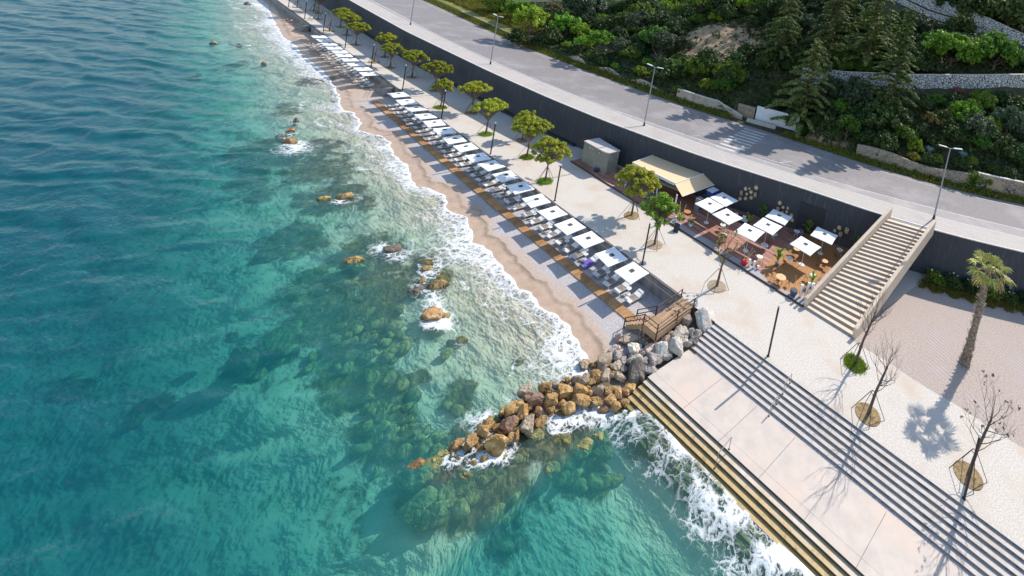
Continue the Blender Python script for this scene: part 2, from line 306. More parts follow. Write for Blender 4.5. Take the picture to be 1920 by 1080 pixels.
SEA_ROCKS = [(-35.22,-18.45,-1.95,1.03,0.78,'y'),(-34.98,-15.59,-2.0,0.75,0.74,'d'),(-30.16,-14.12,-2.0,0.55,0.75,'y'),(-28.57,-15.27,-2,0.29,0.34,'y'),(-27.77,-16.07,-2.1,0.61,0.72,'d'),(-27.36,-14.27,-1.9,0.93,0.82,'y'),(-23.92,-16.31,-1.85,1.17,0.87,'o'),(-48.36,-17.63,-1.9,0.74,1.19,'y'),(-47.64,-15.98,-1.9,0.7,1.07,'y'),(-70.07,-16.25,-1.9,0.58,0.87,'o'),(-65.98,-16.96,-1.9,0.83,0.99,'o'),(-68.61,-17.35,-2,0.7,0.62,'d'),(-73.82,-14.85,-1.95,0.45,0.71,'d'),(-123.26,-17.39,-2,0.66,1.56,'t'),(-121.72,-13.85,-2,0.5,0.95,'d'),(-106.38,-12.91,-1.95,0.47,1.04,'t'),(-170.24,-5.75,-1.9,0.88,2.3,'d')]
SUNK_ROCKS = [(-34.52,-18.31,-2.6,0.61,0.3,'s'),(-23.09,-15.99,-2.6,0.45,0.84,'s'),(-22.8,-16.25,-2.6,0.58,0.86,'s'),(-20.19,-15.79,-2.6,0.58,0.33,'s'),(-19.65,-16.89,-2.6,0.33,0.32,'s'),(-15.2,-13.29,-2.6,0.35,0.33,'s'),(-29.25,-24.54,-3.0,0.72,1.02,'s'),(-28.68,-26.59,-3.3,1.0,0.64,'s'),(-29.03,-25.67,-3.2,0.44,0.41,'s'),(-31.57,-26.75,-3.2,0.4,0.33,'s'),(-12.0,-21.6,-2.8,0.93,0.77,'s'),(-10.27,-22.29,-2.8,0.7,0.61,'s'),(-9.64,-21.04,-2.8,0.72,0.49,'s'),(-12.69,-20.41,-2.8,0.42,0.35,'s'),(-12.86,-19.64,-2.8,0.36,0.3,'s'),(-9.02,-19.2,-2.8,0.86,0.63,'s'),(-10.45,-20.57,-2.8,0.44,0.29,'s'),(-11.0,-19.58,-2.8,0.53,0.37,'s'),(-2.72,-10.68,-2.5,0.41,0.45,'s'),(-5.85,-12.52,-2.5,0.59,0.53,'s'),(-6.14,-13.99,-2.5,0.57,0.42,'s'),(-5.02,-13.17,-2.5,0.42,0.29,'s'),(-2.82,-10.58,-2.5,0.49,0.47,'s'),(-6.48,-15.97,-2.6,0.55,0.48,'s'),(-7.38,-14.64,-2.6,0.59,0.44,'s'),(-6.08,-13.86,-2.6,0.47,0.43,'s'),(-4.97,-13.09,-2.6,0.48,0.28,'s')]
REEF = [(-30.5,-21.9,1.96,2.25,3.64,-0.83),(-29.9,-18.4,1.84,2.17,4.21,-1.26),(-33.0,-19.9,1.55,1.85,3.0,-0.76),(-60.3,-17.2,2.86,4.95,7.26,-1.47),(-24.9,-19.9,1.5,1.65,2.27,-0.68),(-20.3,-20.7,1.07,1.12,1.63,-0.51),(-18.0,-22.3,1.12,1.13,1.62,-0.47),(-48.7,-16.6,2.19,3.25,3.96,-0.97),(-43.7,-20.5,1.55,2.08,3.05,-0.62),(-43.8,-22.8,0.99,1.31,2.14,-0.36),(-13.9,-21.2,1.23,1.2,1.91,-0.68),(-11.0,-20.6,1.76,1.7,2.15,-0.88),(-8.4,-20.1,1.74,1.64,1.36,-0.62),(-5.4,-19.2,1.08,1.0,1.06,-0.58),(-7.1,-14.5,2.26,2.22,1.33,-0.91),(-67.4,-19.9,1.43,2.71,4.48,-0.7),(-110.2,-16.7,0.37,2.67,2.67,-0.34),(-107.2,-21.3,0.31,1.8,2.45,-0.24),(-29.0,-25.9,1.33,1.45,1.26,-0.2),(-4.3,-10.7,1.62,1.6,1.12,-1.02),(-35.3,-16.8,2.2,2.78,3.86,-1.15),(-30.1,-14.2,1.72,2.1,3.45,-1.31),(-15.2,-17.8,1.36,1.39,1.61,-0.71),(-30.5,-30.2,1.21,1.28,1.63,-0.11),(-37.0,-33.3,1.16,1.28,1.58,-0.01),(-24.7,-22.6,0.94,1.0,1.05,-0.25),(-28.8,-24.2,1.16,1.27,1.77,-0.34),(-80.7,-14.3,0.88,2.27,2.96,-0.56),(-93.6,-7.5,0.74,2.83,3.28,-0.75)]
WALL_LOGS = [(-15.49,3.41,0.25),(-14.99,3.61,0.15),(-14.16,4.02,0.29),(-15.89,2.71,0.2),(-15.21,2.75,0.19),(-14.69,3.2,0.25),(-14.06,3.09,0.2),(-15.94,1.81,0.24),(-15.24,2.09,0.24),(-14.54,2.45,0.25),(-10.8,3.0,0.27),(-10.86,2.14,0.2),(-10.28,2.55,0.2),(-9.68,2.66,0.17),(-9.72,2.12,0.2),(-10.24,1.81,0.2),(-9.05,1.84,0.25),(-8.83,1.29,0.24),(-3.45,1.87,0.2),(-2.98,2.45,0.27),(-2.67,1.73,0.22),(-2.05,2.51,0.25)]
HILL_PLANTS = [(-108.0,37.4,4.14,'L'),(-88.6,39.0,4.19,'L'),(-121.2,37.7,3.59,'M'),(-90.9,30.7,3.33,'L'),(-88.1,26.4,2.55,'D'),(-84.6,32.0,2.74,'D'),(-75.9,35.5,2.24,'L'),(-118.4,54.3,2.26,'R'),(-103.1,53.5,5.69,'O'),(-95.1,50.5,4.64,'O'),(-79.4,49.0,3.93,'D'),(-89.0,63.8,5.71,'D'),(-73.4,33.4,1.74,'L'),(-68.8,34.5,2.76,'L'),(-65.8,37.0,2.46,'O'),(-61.0,36.5,2.09,'M'),(-89.2,50.6,2.11,'L'),(-71.1,53.7,3.55,'D'),(-60.8,42.9,3.44,'M'),(-61.0,49.8,2.64,'D'),(-49.2,35.6,2.77,'D'),(-44.1,39.5,2.51,'M'),(-54.5,34.0,1.47,'L'),(-56.3,37.3,1.17,'L'),(-53.9,44.9,2.15,'O'),(-67.4,65.6,4.52,'M'),(-58.2,64.1,4.3,'D'),(-37.0,41.2,2.71,'D'),(-39.6,37.9,1.5,'L'),(-54.2,38.4,1.75,'B'),(-44.6,62.3,1.06,'P'),(-23.1,66.1,0.86,'P'),(-43.9,67.3,3.42,'D'),(-39.0,50.1,2.36,'D'),(-36.7,42.0,2.83,'M'),(-22.1,44.1,3.05,'D'),(-28.1,44.0,2.11,'D'),(-17.6,45.2,2.99,'D'),(-1.9,70.7,5.38,'L'),(-7.0,68.6,3.15,'D'),(-3.7,83.2,3.47,'D'),(-11.1,77.2,3.44,'O'),(5.7,75.2,4.51,'M'),(3.9,83.8,1.83,'Y'),(4.9,93.2,5.83,'D'),(-2.3,91.4,4.64,'D'),(-8.6,91.5,3.42,'D'),(-7.7,47.6,3.35,'D'),(-11.0,46.0,2.89,'D'),(-0.8,58.8,1.43,'M'),(1.6,64.7,0.95,'N'),(4.8,66.0,1.15,'Y'),(4.2,57.7,2.83,'L'),(0.2,53.9,1.84,'T'),(8.4,58.9,2.02,'L'),(4.1,53.0,2.33,'D'),(-2.7,47.9,1.95,'M'),(-0.8,47.2,1.46,'L'),(2.0,50.0,1.84,'D'),(11.1,61.6,2.91,'O'),(11.7,67.0,2.54,'D'),(10.9,55.4,2.74,'D'),(13.4,56.5,2.04,'D'),(-0.2,45.4,1.16,'Y'),(2.9,47.6,1.07,'Y'),(7.7,50.4,0.98,'Y'),(6.1,63.5,2.29,'M'),(8.9,67.0,2.07,'D'),(-4.9,50.8,2.43,'D'),(-1.3,50.5,1.89,'D'),(-5.1,44.3,2.28,'D'),(-8.4,44.0,1.86,'D'),(8.1,54.5,1.85,'M'),(1.5,47.6,0.63,'A'),(6.3,49.8,0.49,'A'),(-14.4,42.8,1.91,'D'),(-11.2,42.6,1.87,'M')]
CONIFERS = [(-20.7,43.7,18.0),(-7.7,52.9,19.6),(-22.8,54.9,20.5),(-15.7,58.9,22.6),(-32.3,52.1,17.6),(-26.5,69.9,18.2)]
MID_WALL = [(-25.94,50.7,13.58),(-17.99,54.02,14.52),(-5.81,60.64,16.93),(5.19,68.9,19.53),(11.92,75.03,21.14)]
UP_WALL = [(-20.78,92.09,35.52),(-18.05,90.2,34.41),(-12.67,89.01,33.52),(-6.74,89.23,32.8),(2.12,89.36,31.36),(6.93,88.29,29.74),(10.24,89.0,29.27)]
PATCH = [(-59.61,52.83,16.19),(-49.28,44.0,12.23),(-39.11,49.73,14.72),(-45.21,61.44,20.99),(-56.65,61.01,20.61),(-49.25,52.57,16.57)]
ZR = 5.8
SEA = -2.1
SHX = [-600, -170, -165, -144, -130, -121, -111, -104, -95.5, -88.6, -84, -76.5, -75, -70, -67.5, -65.9, -64, -61, -56.8, -53.2, -49.5, -46.5, -45.4, -42.1, -39.1, -36.7, -34.1, -31.7, -30.5, -27.3, -24.5, -22.3, -21.2, -19.2, -17.65, -15.5, -14, -12.3, -11.2, -10.5, -9.8, -8.6, -7.4, -6.5, -5.6, -4, 0, 60]
SHY = [-.5, -1.6, -2.35, -4.6, -5.85, -5.4, -6.3, -5.6, -6.0, -6.6, -7.3, -8.8, -7.7, -8.0, -9.2, -8.6, -7.6, -7.2, -8.2, -7.9, -8.7, -9.2, -8.2, -7.5, -8.6, -7.65, -8.25, -9.2, -8.5, -8.9, -9.0, -9.3, -8.6, -9.2, -8.7, -8.5, -9.0, -9.25, -9.6, -10.3, -11.2, -11.9, -11.3, -10.6, -9.7, -9.35, -9.45, -9.45]
def shore(x): return np.interp(x, SHX, SHY) + (vnoise(np.asarray(x) * 1.1, np.zeros_like(x) + 3.3, 5) - .5) * .5 * (np.asarray(x) < -11)
BWX = np.array([(-7.2, -7.0), (-8.6, -9.6), (-9.9, -13.0), (-10.8, -16.2), (-10.9, -18.6), (-10.8, -20.4)])
def seg_dist(X, Y, P):
    d = np.full(X.shape, 1e9); tt = np.zeros(X.shape)
    for i in range(len(P) - 1):
        a = P[i]; b = P[i + 1]; v = b - a; L = v @ v
        t = np.clip(((X - a[0]) * v[0] + (Y - a[1]) * v[1]) / L, 0, 1)
        q = np.hypot(X - a[0] - t * v[0], Y - a[1] - t * v[1]); k = q < d
        d = np.where(k, q, d); tt = np.where(k, (i + t) / (len(P) - 1), tt)
    return d, tt
REEF += [(-28.5, -21.0, 3.2, 3.6, 4.2, -1.6), (-25.5, -20.2, 2.6, 2.6, 3.0, -1.2), (-21.6, -20.9, 2.4, 2.2, 2.4, -1.0), (-17.0, -21.4, 2.2, 2.0, 2.4, -1.0), (-34.5, -20.8, 2.2, 2.6, 4.2, -1.1), (-13., -20.2, 2.2, 1.8, 2.2, -1.0), (-8., -18.6, 2.2, 1.8, 1.6, -.8), (-5.5, -14.2, 1.6, 1.4, 1.4, -.9)]
def reef_mask(X, Y):
    m = np.zeros(X.shape)
    for cx, cy, ax, ay, bx, by in REEF:
        det = ax * by - ay * bx
        u = ((X - cx) * by - (Y - cy) * bx) / det; v = (ax * (Y - cy) - ay * (X - cx)) / det
        m = np.maximum(m, 1.25 - np.hypot(u, v))
    return np.clip(m + (m > 0) * (fbm(X * .42, Y * .42, 71, 5) - .5) * 1.9, 0, 1)
def beach_z(X, Y, rough=True):
    S = shore(X); d = S - Y; L = -d
    land = -2.07 + .15 * np.clip(L, 0, 1.3) + .10 * sstep(1.15, 1.45, L + (fbm(X * .7, Y * .7, 31, 3) - .5) * .7) + .03 * np.clip(L - 1.4, 0, 5)
    land = np.minimum(land, -1.66) + .0 * X
    sea = -2.07 - .052 * d - .0052 * d * d
    z = np.where(d > 0, np.maximum(sea, -6.5), land)
    z = np.where(d > 0, np.maximum(z - .10 * np.maximum(d - 7, 0) * sstep(-30, -75, X), -7.5), z)
    side = sstep(-7.2, -5.8, X)
    z = z * (1 - side) + side * np.maximum(np.minimum(-3.0 - .07 * np.maximum(-10.5 - Y, 0), -2.9), -6.5)
    # boulder slope between ramp and terrace
    k = sstep(-10.2, -8.6, X) * sstep(-9.5, -7.5, Y)
    z = np.maximum(z, z * (1 - k) + k * (-1.7 + np.clip(Y + 7.5, 0, 7) * .15))
    bd, bt = seg_dist(X, Y, BWX)
    z = np.maximum(z, (-1.9 - .55 * bt) - np.maximum(bd - .55, 0) * .9)
    if rough:
        w = reef_mask(X, Y)
        z = z + w * (fbm(X * .8, Y * .8, 3, 4) - .35) * 1.1 * np.clip(d / 5, 0, 1) + (fbm(X * 1.3, Y * 1.3, 9, 3) - .5) * .025
    return z

def axis(*seg):
    out = []
    for a, b, st in seg:
        n = max(1, int(round((b - a) / st))); out.append(np.linspace(a, b, n, endpoint=False))
    return np.concatenate(out + [np.array([seg[-1][1]])])

# ---- beach and sea bed: one sheet
bx = axis((-900, -180, 40), (-180, -90, .8), (-90, -40, .4), (-40, -5, .2), (-5, 22, .4), (22, 120, 12))
by = axis((-800, -60, 40), (-60, -30, .6), (-30, -14, .3), (-14, -.3, .15))
X, Y = np.meshgrid(bx, by)
Zb = beach_z(X, Y)
S = shore(X); L = Y - S
wet = sstep(-.4, .2, L) * (1 - sstep(1.0, 1.9, L + (fbm(X * .7, Y * .7, 31, 3) - .5) * .7))
peb = sstep(1.1, 3.2, L + (fbm(X * .9, Y * .9, 35, 4) - .5) * 1.6) * sstep(-86, -74, X)
# sand
m, n, l = newmat('beach')
out = n.new('ShaderNodeOutputMaterial'); b = n.new('ShaderNodeBsdfPrincipled'); l.new(b.outputs[0], out.inputs[0]); b.inputs['Specular IOR Level'].default_value = .3
pos = coords(n, 'pos')
def nz(sc, det=6., ro=.6):
    t = N(n, 'ShaderNodeTexNoise', i_Scale=sc, i_Detail=det, i_Roughness=ro); l.new(pos, t.inputs['Vector']); return t.outputs['Fac']
def att(a):
    t = N(n, 'ShaderNodeAttribute', attribute_name=a); return t.outputs['Fac']
def mixc(f, a, c):
    x = N(n, 'ShaderNodeMix', data_type='RGBA')
    l.new(f, x.inputs[0])
    for i, v in ((6, a), (7, c)):
        if isinstance(v, tuple): x.inputs[i].default_value = (*v, 1)
        else: l.new(v, x.inputs[i])
    return x.outputs[2]
def rmp(f, st):
    r = ramp(n, st); l.new(f, r.inputs[0]); return r.outputs[0]
def mth(op, a, c):
    x = N(n, 'ShaderNodeMath', operation=op)
    for i, v in ((0, a), (1, c)):
        if isinstance(v, (int, float)): x.inputs[i].default_value = v
        else: l.new(v, x.inputs[i])
    return x.outputs[0]
sand = rmp(nz(5., 9.), [(.35, (.52, .39, .29)), (.65, (.38, .28, .21))])
wetc = rmp(nz(1.2), [(.35, (.54, .385, .275)), (.65, (.44, .305, .21))])
pebc = rmp(nz(8., 10., .75), [(.3, (.20, .18, .18)), (.48, (.40, .37, .365)), (.66, (.60, .56, .55))])
pebc = mixc(rmp(nz(.5), [(.45, 0.), (.65, .55)]), pebc, (.44, .36, .31))
bed = rmp(nz(.8, 8.), [(.35, (.64, .59, .46)), (.6, (.54, .50, .38)), (.75, (.40, .39, .28))])
weed = rmp(nz(1.5, 10., .75), [(.32, (.016, .018, .008)), (.46, (.075, .066, .024)), (.58, (.19, .155, .06)), (.72, (.40, .34, .17))])
c = mixc(att('peb'), sand, pebc); c = mixc(att('wet'), c, wetc); c = mixc(att('under'), c, bed)
wf = mth('MULTIPLY', att('weed'), 1.6); wf = mth('ADD', wf, mth('MULTIPLY', mth('SUBTRACT', nz(1.1, 8., .7), .5), 2.6)); wf = rmp(wf, [(.35, 0.), (.85, 1.)])
wf = mth('MULTIPLY', wf, rmp(att('weed'), [(.02, 0.), (.2, 1.)])); c = mixc(wf, c, weed)
c = mixc(att('scarp'), c, (.20, .135, .09)); c = mixc(att('stony'), c, (.14, .105, .065))
l.new(c, b.inputs['Base Color']); rr = N(n, 'ShaderNodeMapRange'); rr.inputs[3].default_value = .95; rr.inputs[4].default_value = .35; l.new(att('wet'), rr.inputs[0]); l.new(rr.outputs[0], b.inputs['Roughness'])
bp = N(n, 'ShaderNodeBump', i_Strength=.5, i_Distance=.04); l.new(nz(9., 8., .7), bp.inputs['Height']); l.new(bp.outputs[0], b.inputs['Normal'])
bd, bt = seg_dist(X, Y, BWX)
stony = np.clip(1.4 - bd, 0, 1) + sstep(-10.0, -8.8, X) * sstep(-9.5, -8, Y) * (X < -5)
scat = (fbm(X * .45, Y * .45, 77, 4) > .56) * sstep(3, 7, -L) * (1 - sstep(-30, -10, Y) * 0) * .45 + .0
weedf = np.maximum(reef_mask(X, Y), scat * .55 * sstep(-60, -40, Y))
grid('beach', X, Y, Zb, m, {'wet': wet, 'peb': peb, 'under': sstep(-.3, 1.5, -L), 'weed': weedf, 'stony': np.clip(stony, 0, 1), 'scarp': .75 * np.exp(-((L + (fbm(X * .7, Y * .7, 31, 3) - .5) * .7 - 1.42) / .09) ** 2) * sstep(.35, .5, fbm(X * .12, Y * 0, 88, 2))})

# ---- the sea
wx = axis((-900, -180, 30), (-180, -85, .55), (-85, -38, .28), (-38, -24, .18), (-24, 13, .14), (13, 24, .5), (24, 120, 16))
wd = np.concatenate([axis((0, 6, .1), (6, 16, .16), (16, 40, .32)), np.array([41, 43, 46, 52, 62, 80, 110, 160, 240, 400, 800])])
WX, WD = np.meshgrid(wx, wd)
WS = shore(WX); WY = WS - WD
wk = 1 / (1 + np.maximum(-WX - 30, 0) / 60)
h = 0; rs = np.random.RandomState(4)
wpx = WX + 1.6 * (fbm(WX * .22, WY * .22, 41, 3) - .5) * 4; wpy = WY + 1.6 * (fbm(WX * .22, WY * .22, 47, 3) - .5) * 4
for lam, amp, da in ((7.5, .07, 0), (4.6, .07, 14), (3.1, .05, -18), (2.2, .024, 25), (1.5, .012, -32), (1.05, .006, 9)):
    a = math.radians(123.5 + da); ph = rs.rand() * 6
    f = np.ones_like(WX) if lam > 2 else np.clip(1.3 + WX / 90, 0, 1)
    s = np.sin((wpx * math.cos(a) + wpy * math.sin(a)) * 2 * PI / lam + ph)
    h = h + amp * f * (.85 * s + .25 * (1 - np.abs(s))) * (.4 + 1.2 * fbm(WX * .15 + lam, WY * .15, 60, 2))
h = (h - h.mean()) * np.interp(WX, [-120, -60, -20], [1.25, 1.0, .85])
bz = beach_z(WX, WY, False)
amp = np.clip(WD / 13, .04, 1)
wz = SEA + h * amp
run = sstep(-6.6, -4.2, WX) * (1 - sstep(1.0, 2.6, WD)) * (.36 + .16 * (fbm(WX * .6, WY * .1, 91, 2) - .5))
wz = wz + run
side = sstep(-7.0, -5.6, WX)
wz = np.maximum(wz, (bz + .022) * (1 - side) - 9 * side)
wz[0] -= .03
depth = np.maximum(wz - bz, 0)
depth = np.where(WX > -5.8, np.clip(WD * .22 + .35, 0, 2.3) + np.maximum(-12 - WY, 0) * .02, depth)
# foam
fn = fbm(WX * .55, WY * .55, 21, 4); fl = fbm(WX * .16, WY * .16 + 5, 23, 3)
wid = 1.2 + 4.2 * sstep(.40, .64, fl)
wid = wid + 3.0 * np.exp(-((WX + 26.5) / 7.5) ** 2) + 1.6 * np.exp(-((WX + 13) / 3.) ** 2) + 2.2 * sstep(-85, -105, WX) 
foam = np.clip(1 - WD / wid, 0, 1) * .66 + np.exp(-(WD / .22) ** 2) * .34
foam = foam + .35 * np.exp(-((WD - wid * .92 - 1.2 * (fn - .5)) / .42) ** 2) * sstep(.35, .5, fn)
foam = foam + .55 * np.exp(-((WD - (7.0 + 2.5 * (fl - .5))) / .8) ** 2) * np.exp(-((WX + 25) / 5) ** 2)
foam = np.where(WX > -5.6, np.clip(1.1 - WD / (2.2 + 2.6 * fl), 0, 1) * (.30 + .5 * sstep(.38, .68, fn)) + np.exp(-(WD / .2) ** 2) * .2, foam)
for q in SEA_ROCKS:
    r = max(q[3], q[4]); dd = np.hypot((WX - q[0] - .5) / 1.0, (WY - q[1] - .35) / 1.)
    foam = foam + .32 * np.exp(-((dd - r * .8) / (.32 + .2 * r)) ** 2) * sstep(.40, .62, fn + .06)
for q in BREAKWATER:
    if q[2] < -1.6:
        dd = np.hypot(WX - q[0], WY - q[1]); foam = np.maximum(foam, .47 * np.exp(-(np.maximum(dd - q[3] * .9, 0) / .38) ** 2) * sstep(.38, .66, fn + .04))
for cx, cy, r in ((-12.8, -18.0, .75), (-12.3, -17.1, .5), (-7.6, -13.0, .7), (-8.6, -14.2, .6), (-6.6, -11.9, .8), (-9.6, -18.4, .5), (-63.5, -17.0, 2.2), (-33.6, -15.2, 1.2), (-36.0, -16.2, 1.0)):
    foam = foam + .55 * np.exp(-((WX - cx) ** 2 + (WY - cy) ** 2) / r ** 2)
rk = np.zeros_like(WX)
for cx, cy, r in ((-8.0, -15.5, 2.8), (0., -14., 0),):
    pass
foam = np.clip(foam * (.82 + .56 * fn), 0, 1.15)
m, n, l = newmat('sea water')
pos = coords(n, 'pos')
out = n.new('ShaderNodeOutputMaterial')
big = nz(.10, 4.); mid = nz(.45, 5.)
D = mth('ADD', att('depth'), mth('MULTIPLY', mth('SUBTRACT', big, .5), 1.2)); D = mth('ADD', D, mth('MULTIPLY', mth('SUBTRACT', mid, .5), .7))
Dn = mth('DIVIDE', D, 6.)
scat = rmp(Dn, [(.0, (.42, .56, .46)), (.10, (.22, .50, .43)), (.22, (.056, .35, .315)), (.42, (.008, .190, .196)), (.65, (.003, .110, .134)), (1., (.002, .073, .108))])
opac = rmp(Dn, [(.0, .03), (.10, .10), (.3, .24), (.6, .42), (1., .66)])
tr = n.new('ShaderNodeBsdfTransparent'); l.new(rmp(Dn, [(.0, (.98, 1., .99)), (.10, (.80, .97, .93)), (.3, (.42, .86, .81)), (.6, (.19, .67, .68)), (1., (.09, .48, .53))]), tr.inputs[0])
df = n.new('ShaderNodeBsdfDiffuse'); l.new(scat, df.inputs[0])
mp = N(n, 'ShaderNodeMapping'); mp.inputs['Rotation'].default_value = (0, 0, math.radians(-33)); mp.inputs['Scale'].default_value = (.55, 1.25, 1); l.new(pos, mp.inputs[0])
w1 = N(n, 'ShaderNodeTexNoise', i_Scale=1.15, i_Detail=2., i_Roughness=.5, i_Distortion=.3); l.new(mp.outputs[0], w1.inputs['Vector'])
w2 = N(n, 'ShaderNodeTexNoise', i_Scale=4.2, i_Detail=3., i_Roughness=.55); l.new(mp.outputs[0], w2.inputs['Vector'])
hh = mth('ADD', mth('MULTIPLY', w1.outputs['Fac'], .30), mth('MULTIPLY', w2.outputs['Fac'], .13))
bp = N(n, 'ShaderNodeBump', i_Strength=1., i_Distance=.42); l.new(hh, bp.inputs['Height'])
gl = N(n, 'ShaderNodeBsdfGlossy'); gl.inputs['Roughness'].default_value = .12; l.new(bp.outputs[0], gl.inputs['Normal'])
fr = N(n, 'ShaderNodeFresnel', i_IOR=1.32); l.new(bp.outputs[0], fr.inputs['Normal'])
m1 = n.new('ShaderNodeMixShader'); l.new(opac, m1.inputs[0]); l.new(tr.outputs[0], m1.inputs[1]); l.new(df.outputs[0], m1.inputs[2])
m2 = n.new('ShaderNodeMixShader'); l.new(fr.outputs[0], m2.inputs[0]); l.new(m1.outputs[0], m2.inputs[1]); l.new(gl.outputs[0], m2.inputs[2])
# foam: lace of bubbles
nv = N(n, 'ShaderNodeTexNoise', i_Scale=1.3, i_Detail=7., i_Roughness=.65); l.new(pos, nv.inputs['Vector'])
va = N(n, 'ShaderNodeVectorMath', operation='MULTIPLY_ADD'); va.inputs[1].default_value = (1.5, 1.5, 0); l.new(nv.outputs['Color'], va.inputs[0]); l.new(pos, va.inputs[2])
def lace(sc, w):
    v = N(n, 'ShaderNodeTexVoronoi', feature='DISTANCE_TO_EDGE', i_Scale=sc); l.new(va.outputs[0], v.inputs['Vector'])
    return rmp(v.outputs['Distance'], [(0., 1.), (w, 0.)])
la = mth('MAXIMUM', mth('MULTIPLY', lace(1.1, .22), 1.), mth('MULTIPLY', lace(2.7, .30), .86))
fv = mth('ADD', mth('MULTIPLY', att('foam'), 1.2), mth('MULTIPLY', mth('SUBTRACT', la, 1.), .88)); fv = mth('ADD', fv, mth('MULTIPLY', mth('SUBTRACT', nz(2.6, 7., .65), .5), .75))
fm = rmp(fv, [(.08, 0.), (.36, .42), (.8, .92)])
fm = mth('MULTIPLY', fm, rmp(att('foam'), [(.05, 0.), (.16, 1.)]))
fd = n.new('ShaderNodeBsdfDiffuse'); fd.inputs[0].default_value = (.86, .87, .87, 1)
m3 = n.new('ShaderNodeMixShader'); l.new(fm, m3.inputs[0]); l.new(m2.outputs[0], m3.inputs[1]); l.new(fd.outputs[0], m3.inputs[2])
l.new(m3.outputs[0], out.inputs[0])
grid('sea', WX, WY, wz, m, {'depth': depth, 'foam': foam})

# ---- promenade sheet, beyond it the wall foot
WLX = [-900, -160, -123, -101.4, -68, -51.2, -38.65, -23.6, -16, -6.6, .4, 7.9, 10.1, 16.75, 40, 120]
WLY = [8.3, 8.3, 8.0, 7.91, 9.52, 11.0, 12.7, 15.86, 18.13, 21.28, 22.98, 26.0, 26.95, 30.6, 44., 92.]
def wl(x): return np.interp(x, WLX, WLY)
def smooth(f, r=3.0): return lambda x: sum(f(np.asarray(x, float) + r * t) for t in (-1, -.6, -.2, .2, .6, 1)) / 6
wall_y = smooth(wl)
KBX = [-900, -160, -109, -73, -35, -20, -8, 6.6, 16.5, 40, 120]; KBY = [12.3, 12.3, 12.0, 12.75, 17.6, 20.9, 24.6, 29.9, 35.2, 49, 98]
L2X = [-900, -160, -123, -106, -86, -74, -66.7, -48.7, -38, -25.2, -15, -7.5, -2.6, 6.6, 16.5, 40, 120]; L2Y = [13.9, 13.9, 13.7, 13.1, 13.3, 13.9, 14.6, 16.6, 18.7, 21.6, 24.5, 27.2, 29.0, 33.3, 38.5, 52, 101]
BEX = [-900, -142, -90, -70, -56, -38, -28, -21.5, -12, -3, 5.3, 12, 16, 40, 120]; BEY = [29.2, 29.2, 27.3, 28.6, 30.1, 32.4, 35.2, 37., 38.6, 40.8, 43.6, 46.8, 49.7, 64, 114]
kerb_y = smooth(lambda x: np.interp(x, KBX, KBY)); line_y = smooth(lambda x: np.interp(x, L2X, L2Y)); back_y = smooth(lambda x: np.interp(x, BEX, BEY))
sx = axis((-900, -180, 40), (-180, 45, 1.2), (45, 120, 15))
def strip(name, f0, f1, z, m_, x=None, kind='structure', nrow=2, off=0.):
    x = sx if x is None else x
    t = np.linspace(0, 1, nrow)[:, None]
    Xg = np.repeat(x[None], nrow, 0); Yg = f0(x)[None] * (1 - t) + f1(x)[None] * t
    sl = np.gradient(f0(x), x); o_ = (Yg - f0(x)[None]) / np.sqrt(1 + sl ** 2)[None]
    return grid(name, Xg, Yg, np.full(Xg.shape, z), m_, {'off': o_ + off}, smooth=False, kind=kind)
EDGE = -.45
strip('promenade', lambda x: np.full_like(x, EDGE), lambda x: wall_y(x) + .3, 0., M['pave'])
# raked gravel court beside the street stairs
gp = [(4.2, 7.75)] + [(x, 7.75 + .1 * math.sin(x)) for x in np.arange(6, 46, 2.0)] + [(x, float(wall_y(x)) + .1) for x in np.arange(44, 7.5, -1.5)]
mb = MB(); mb.add([(x, y, .004) for x, y in gp], [tuple(range(len(gp)))]); tag(mb.build('gravel_ground', M['gravel']), kind='structure')
m = M['gravel']; n, l = nid(m); pos = coords(n, 'pos'); bs = next(q for q in n if q.type == 'BSDF_PRINCIPLED'); src_ = bs.inputs['Base Color'].links[0].from_socket   # rake arcs
wv = N(n, 'ShaderNodeTexWave', wave_type='RINGS', rings_direction='Z', i_Scale=.75, i_Distortion=3., i_Detail=4., i_Detail_Scale=.5); mp = N(n, 'ShaderNodeMapping'); mp.inputs['Location'].default_value = (-6, 4, 0); l.new(pos, mp.inputs[0]); l.new(mp.outputs[0], wv.inputs['Vector'])
fk = mth('MULTIPLY', rmp(wv.outputs['Fac'], [(.08, 1.), (.28, 0.)]), rmp(nz(.3, 5.), [(.45, 0.), (.62, .55)])); l.new(mixc(fk, src_, (.23, .18, .155)), bs.inputs['Base Color'])
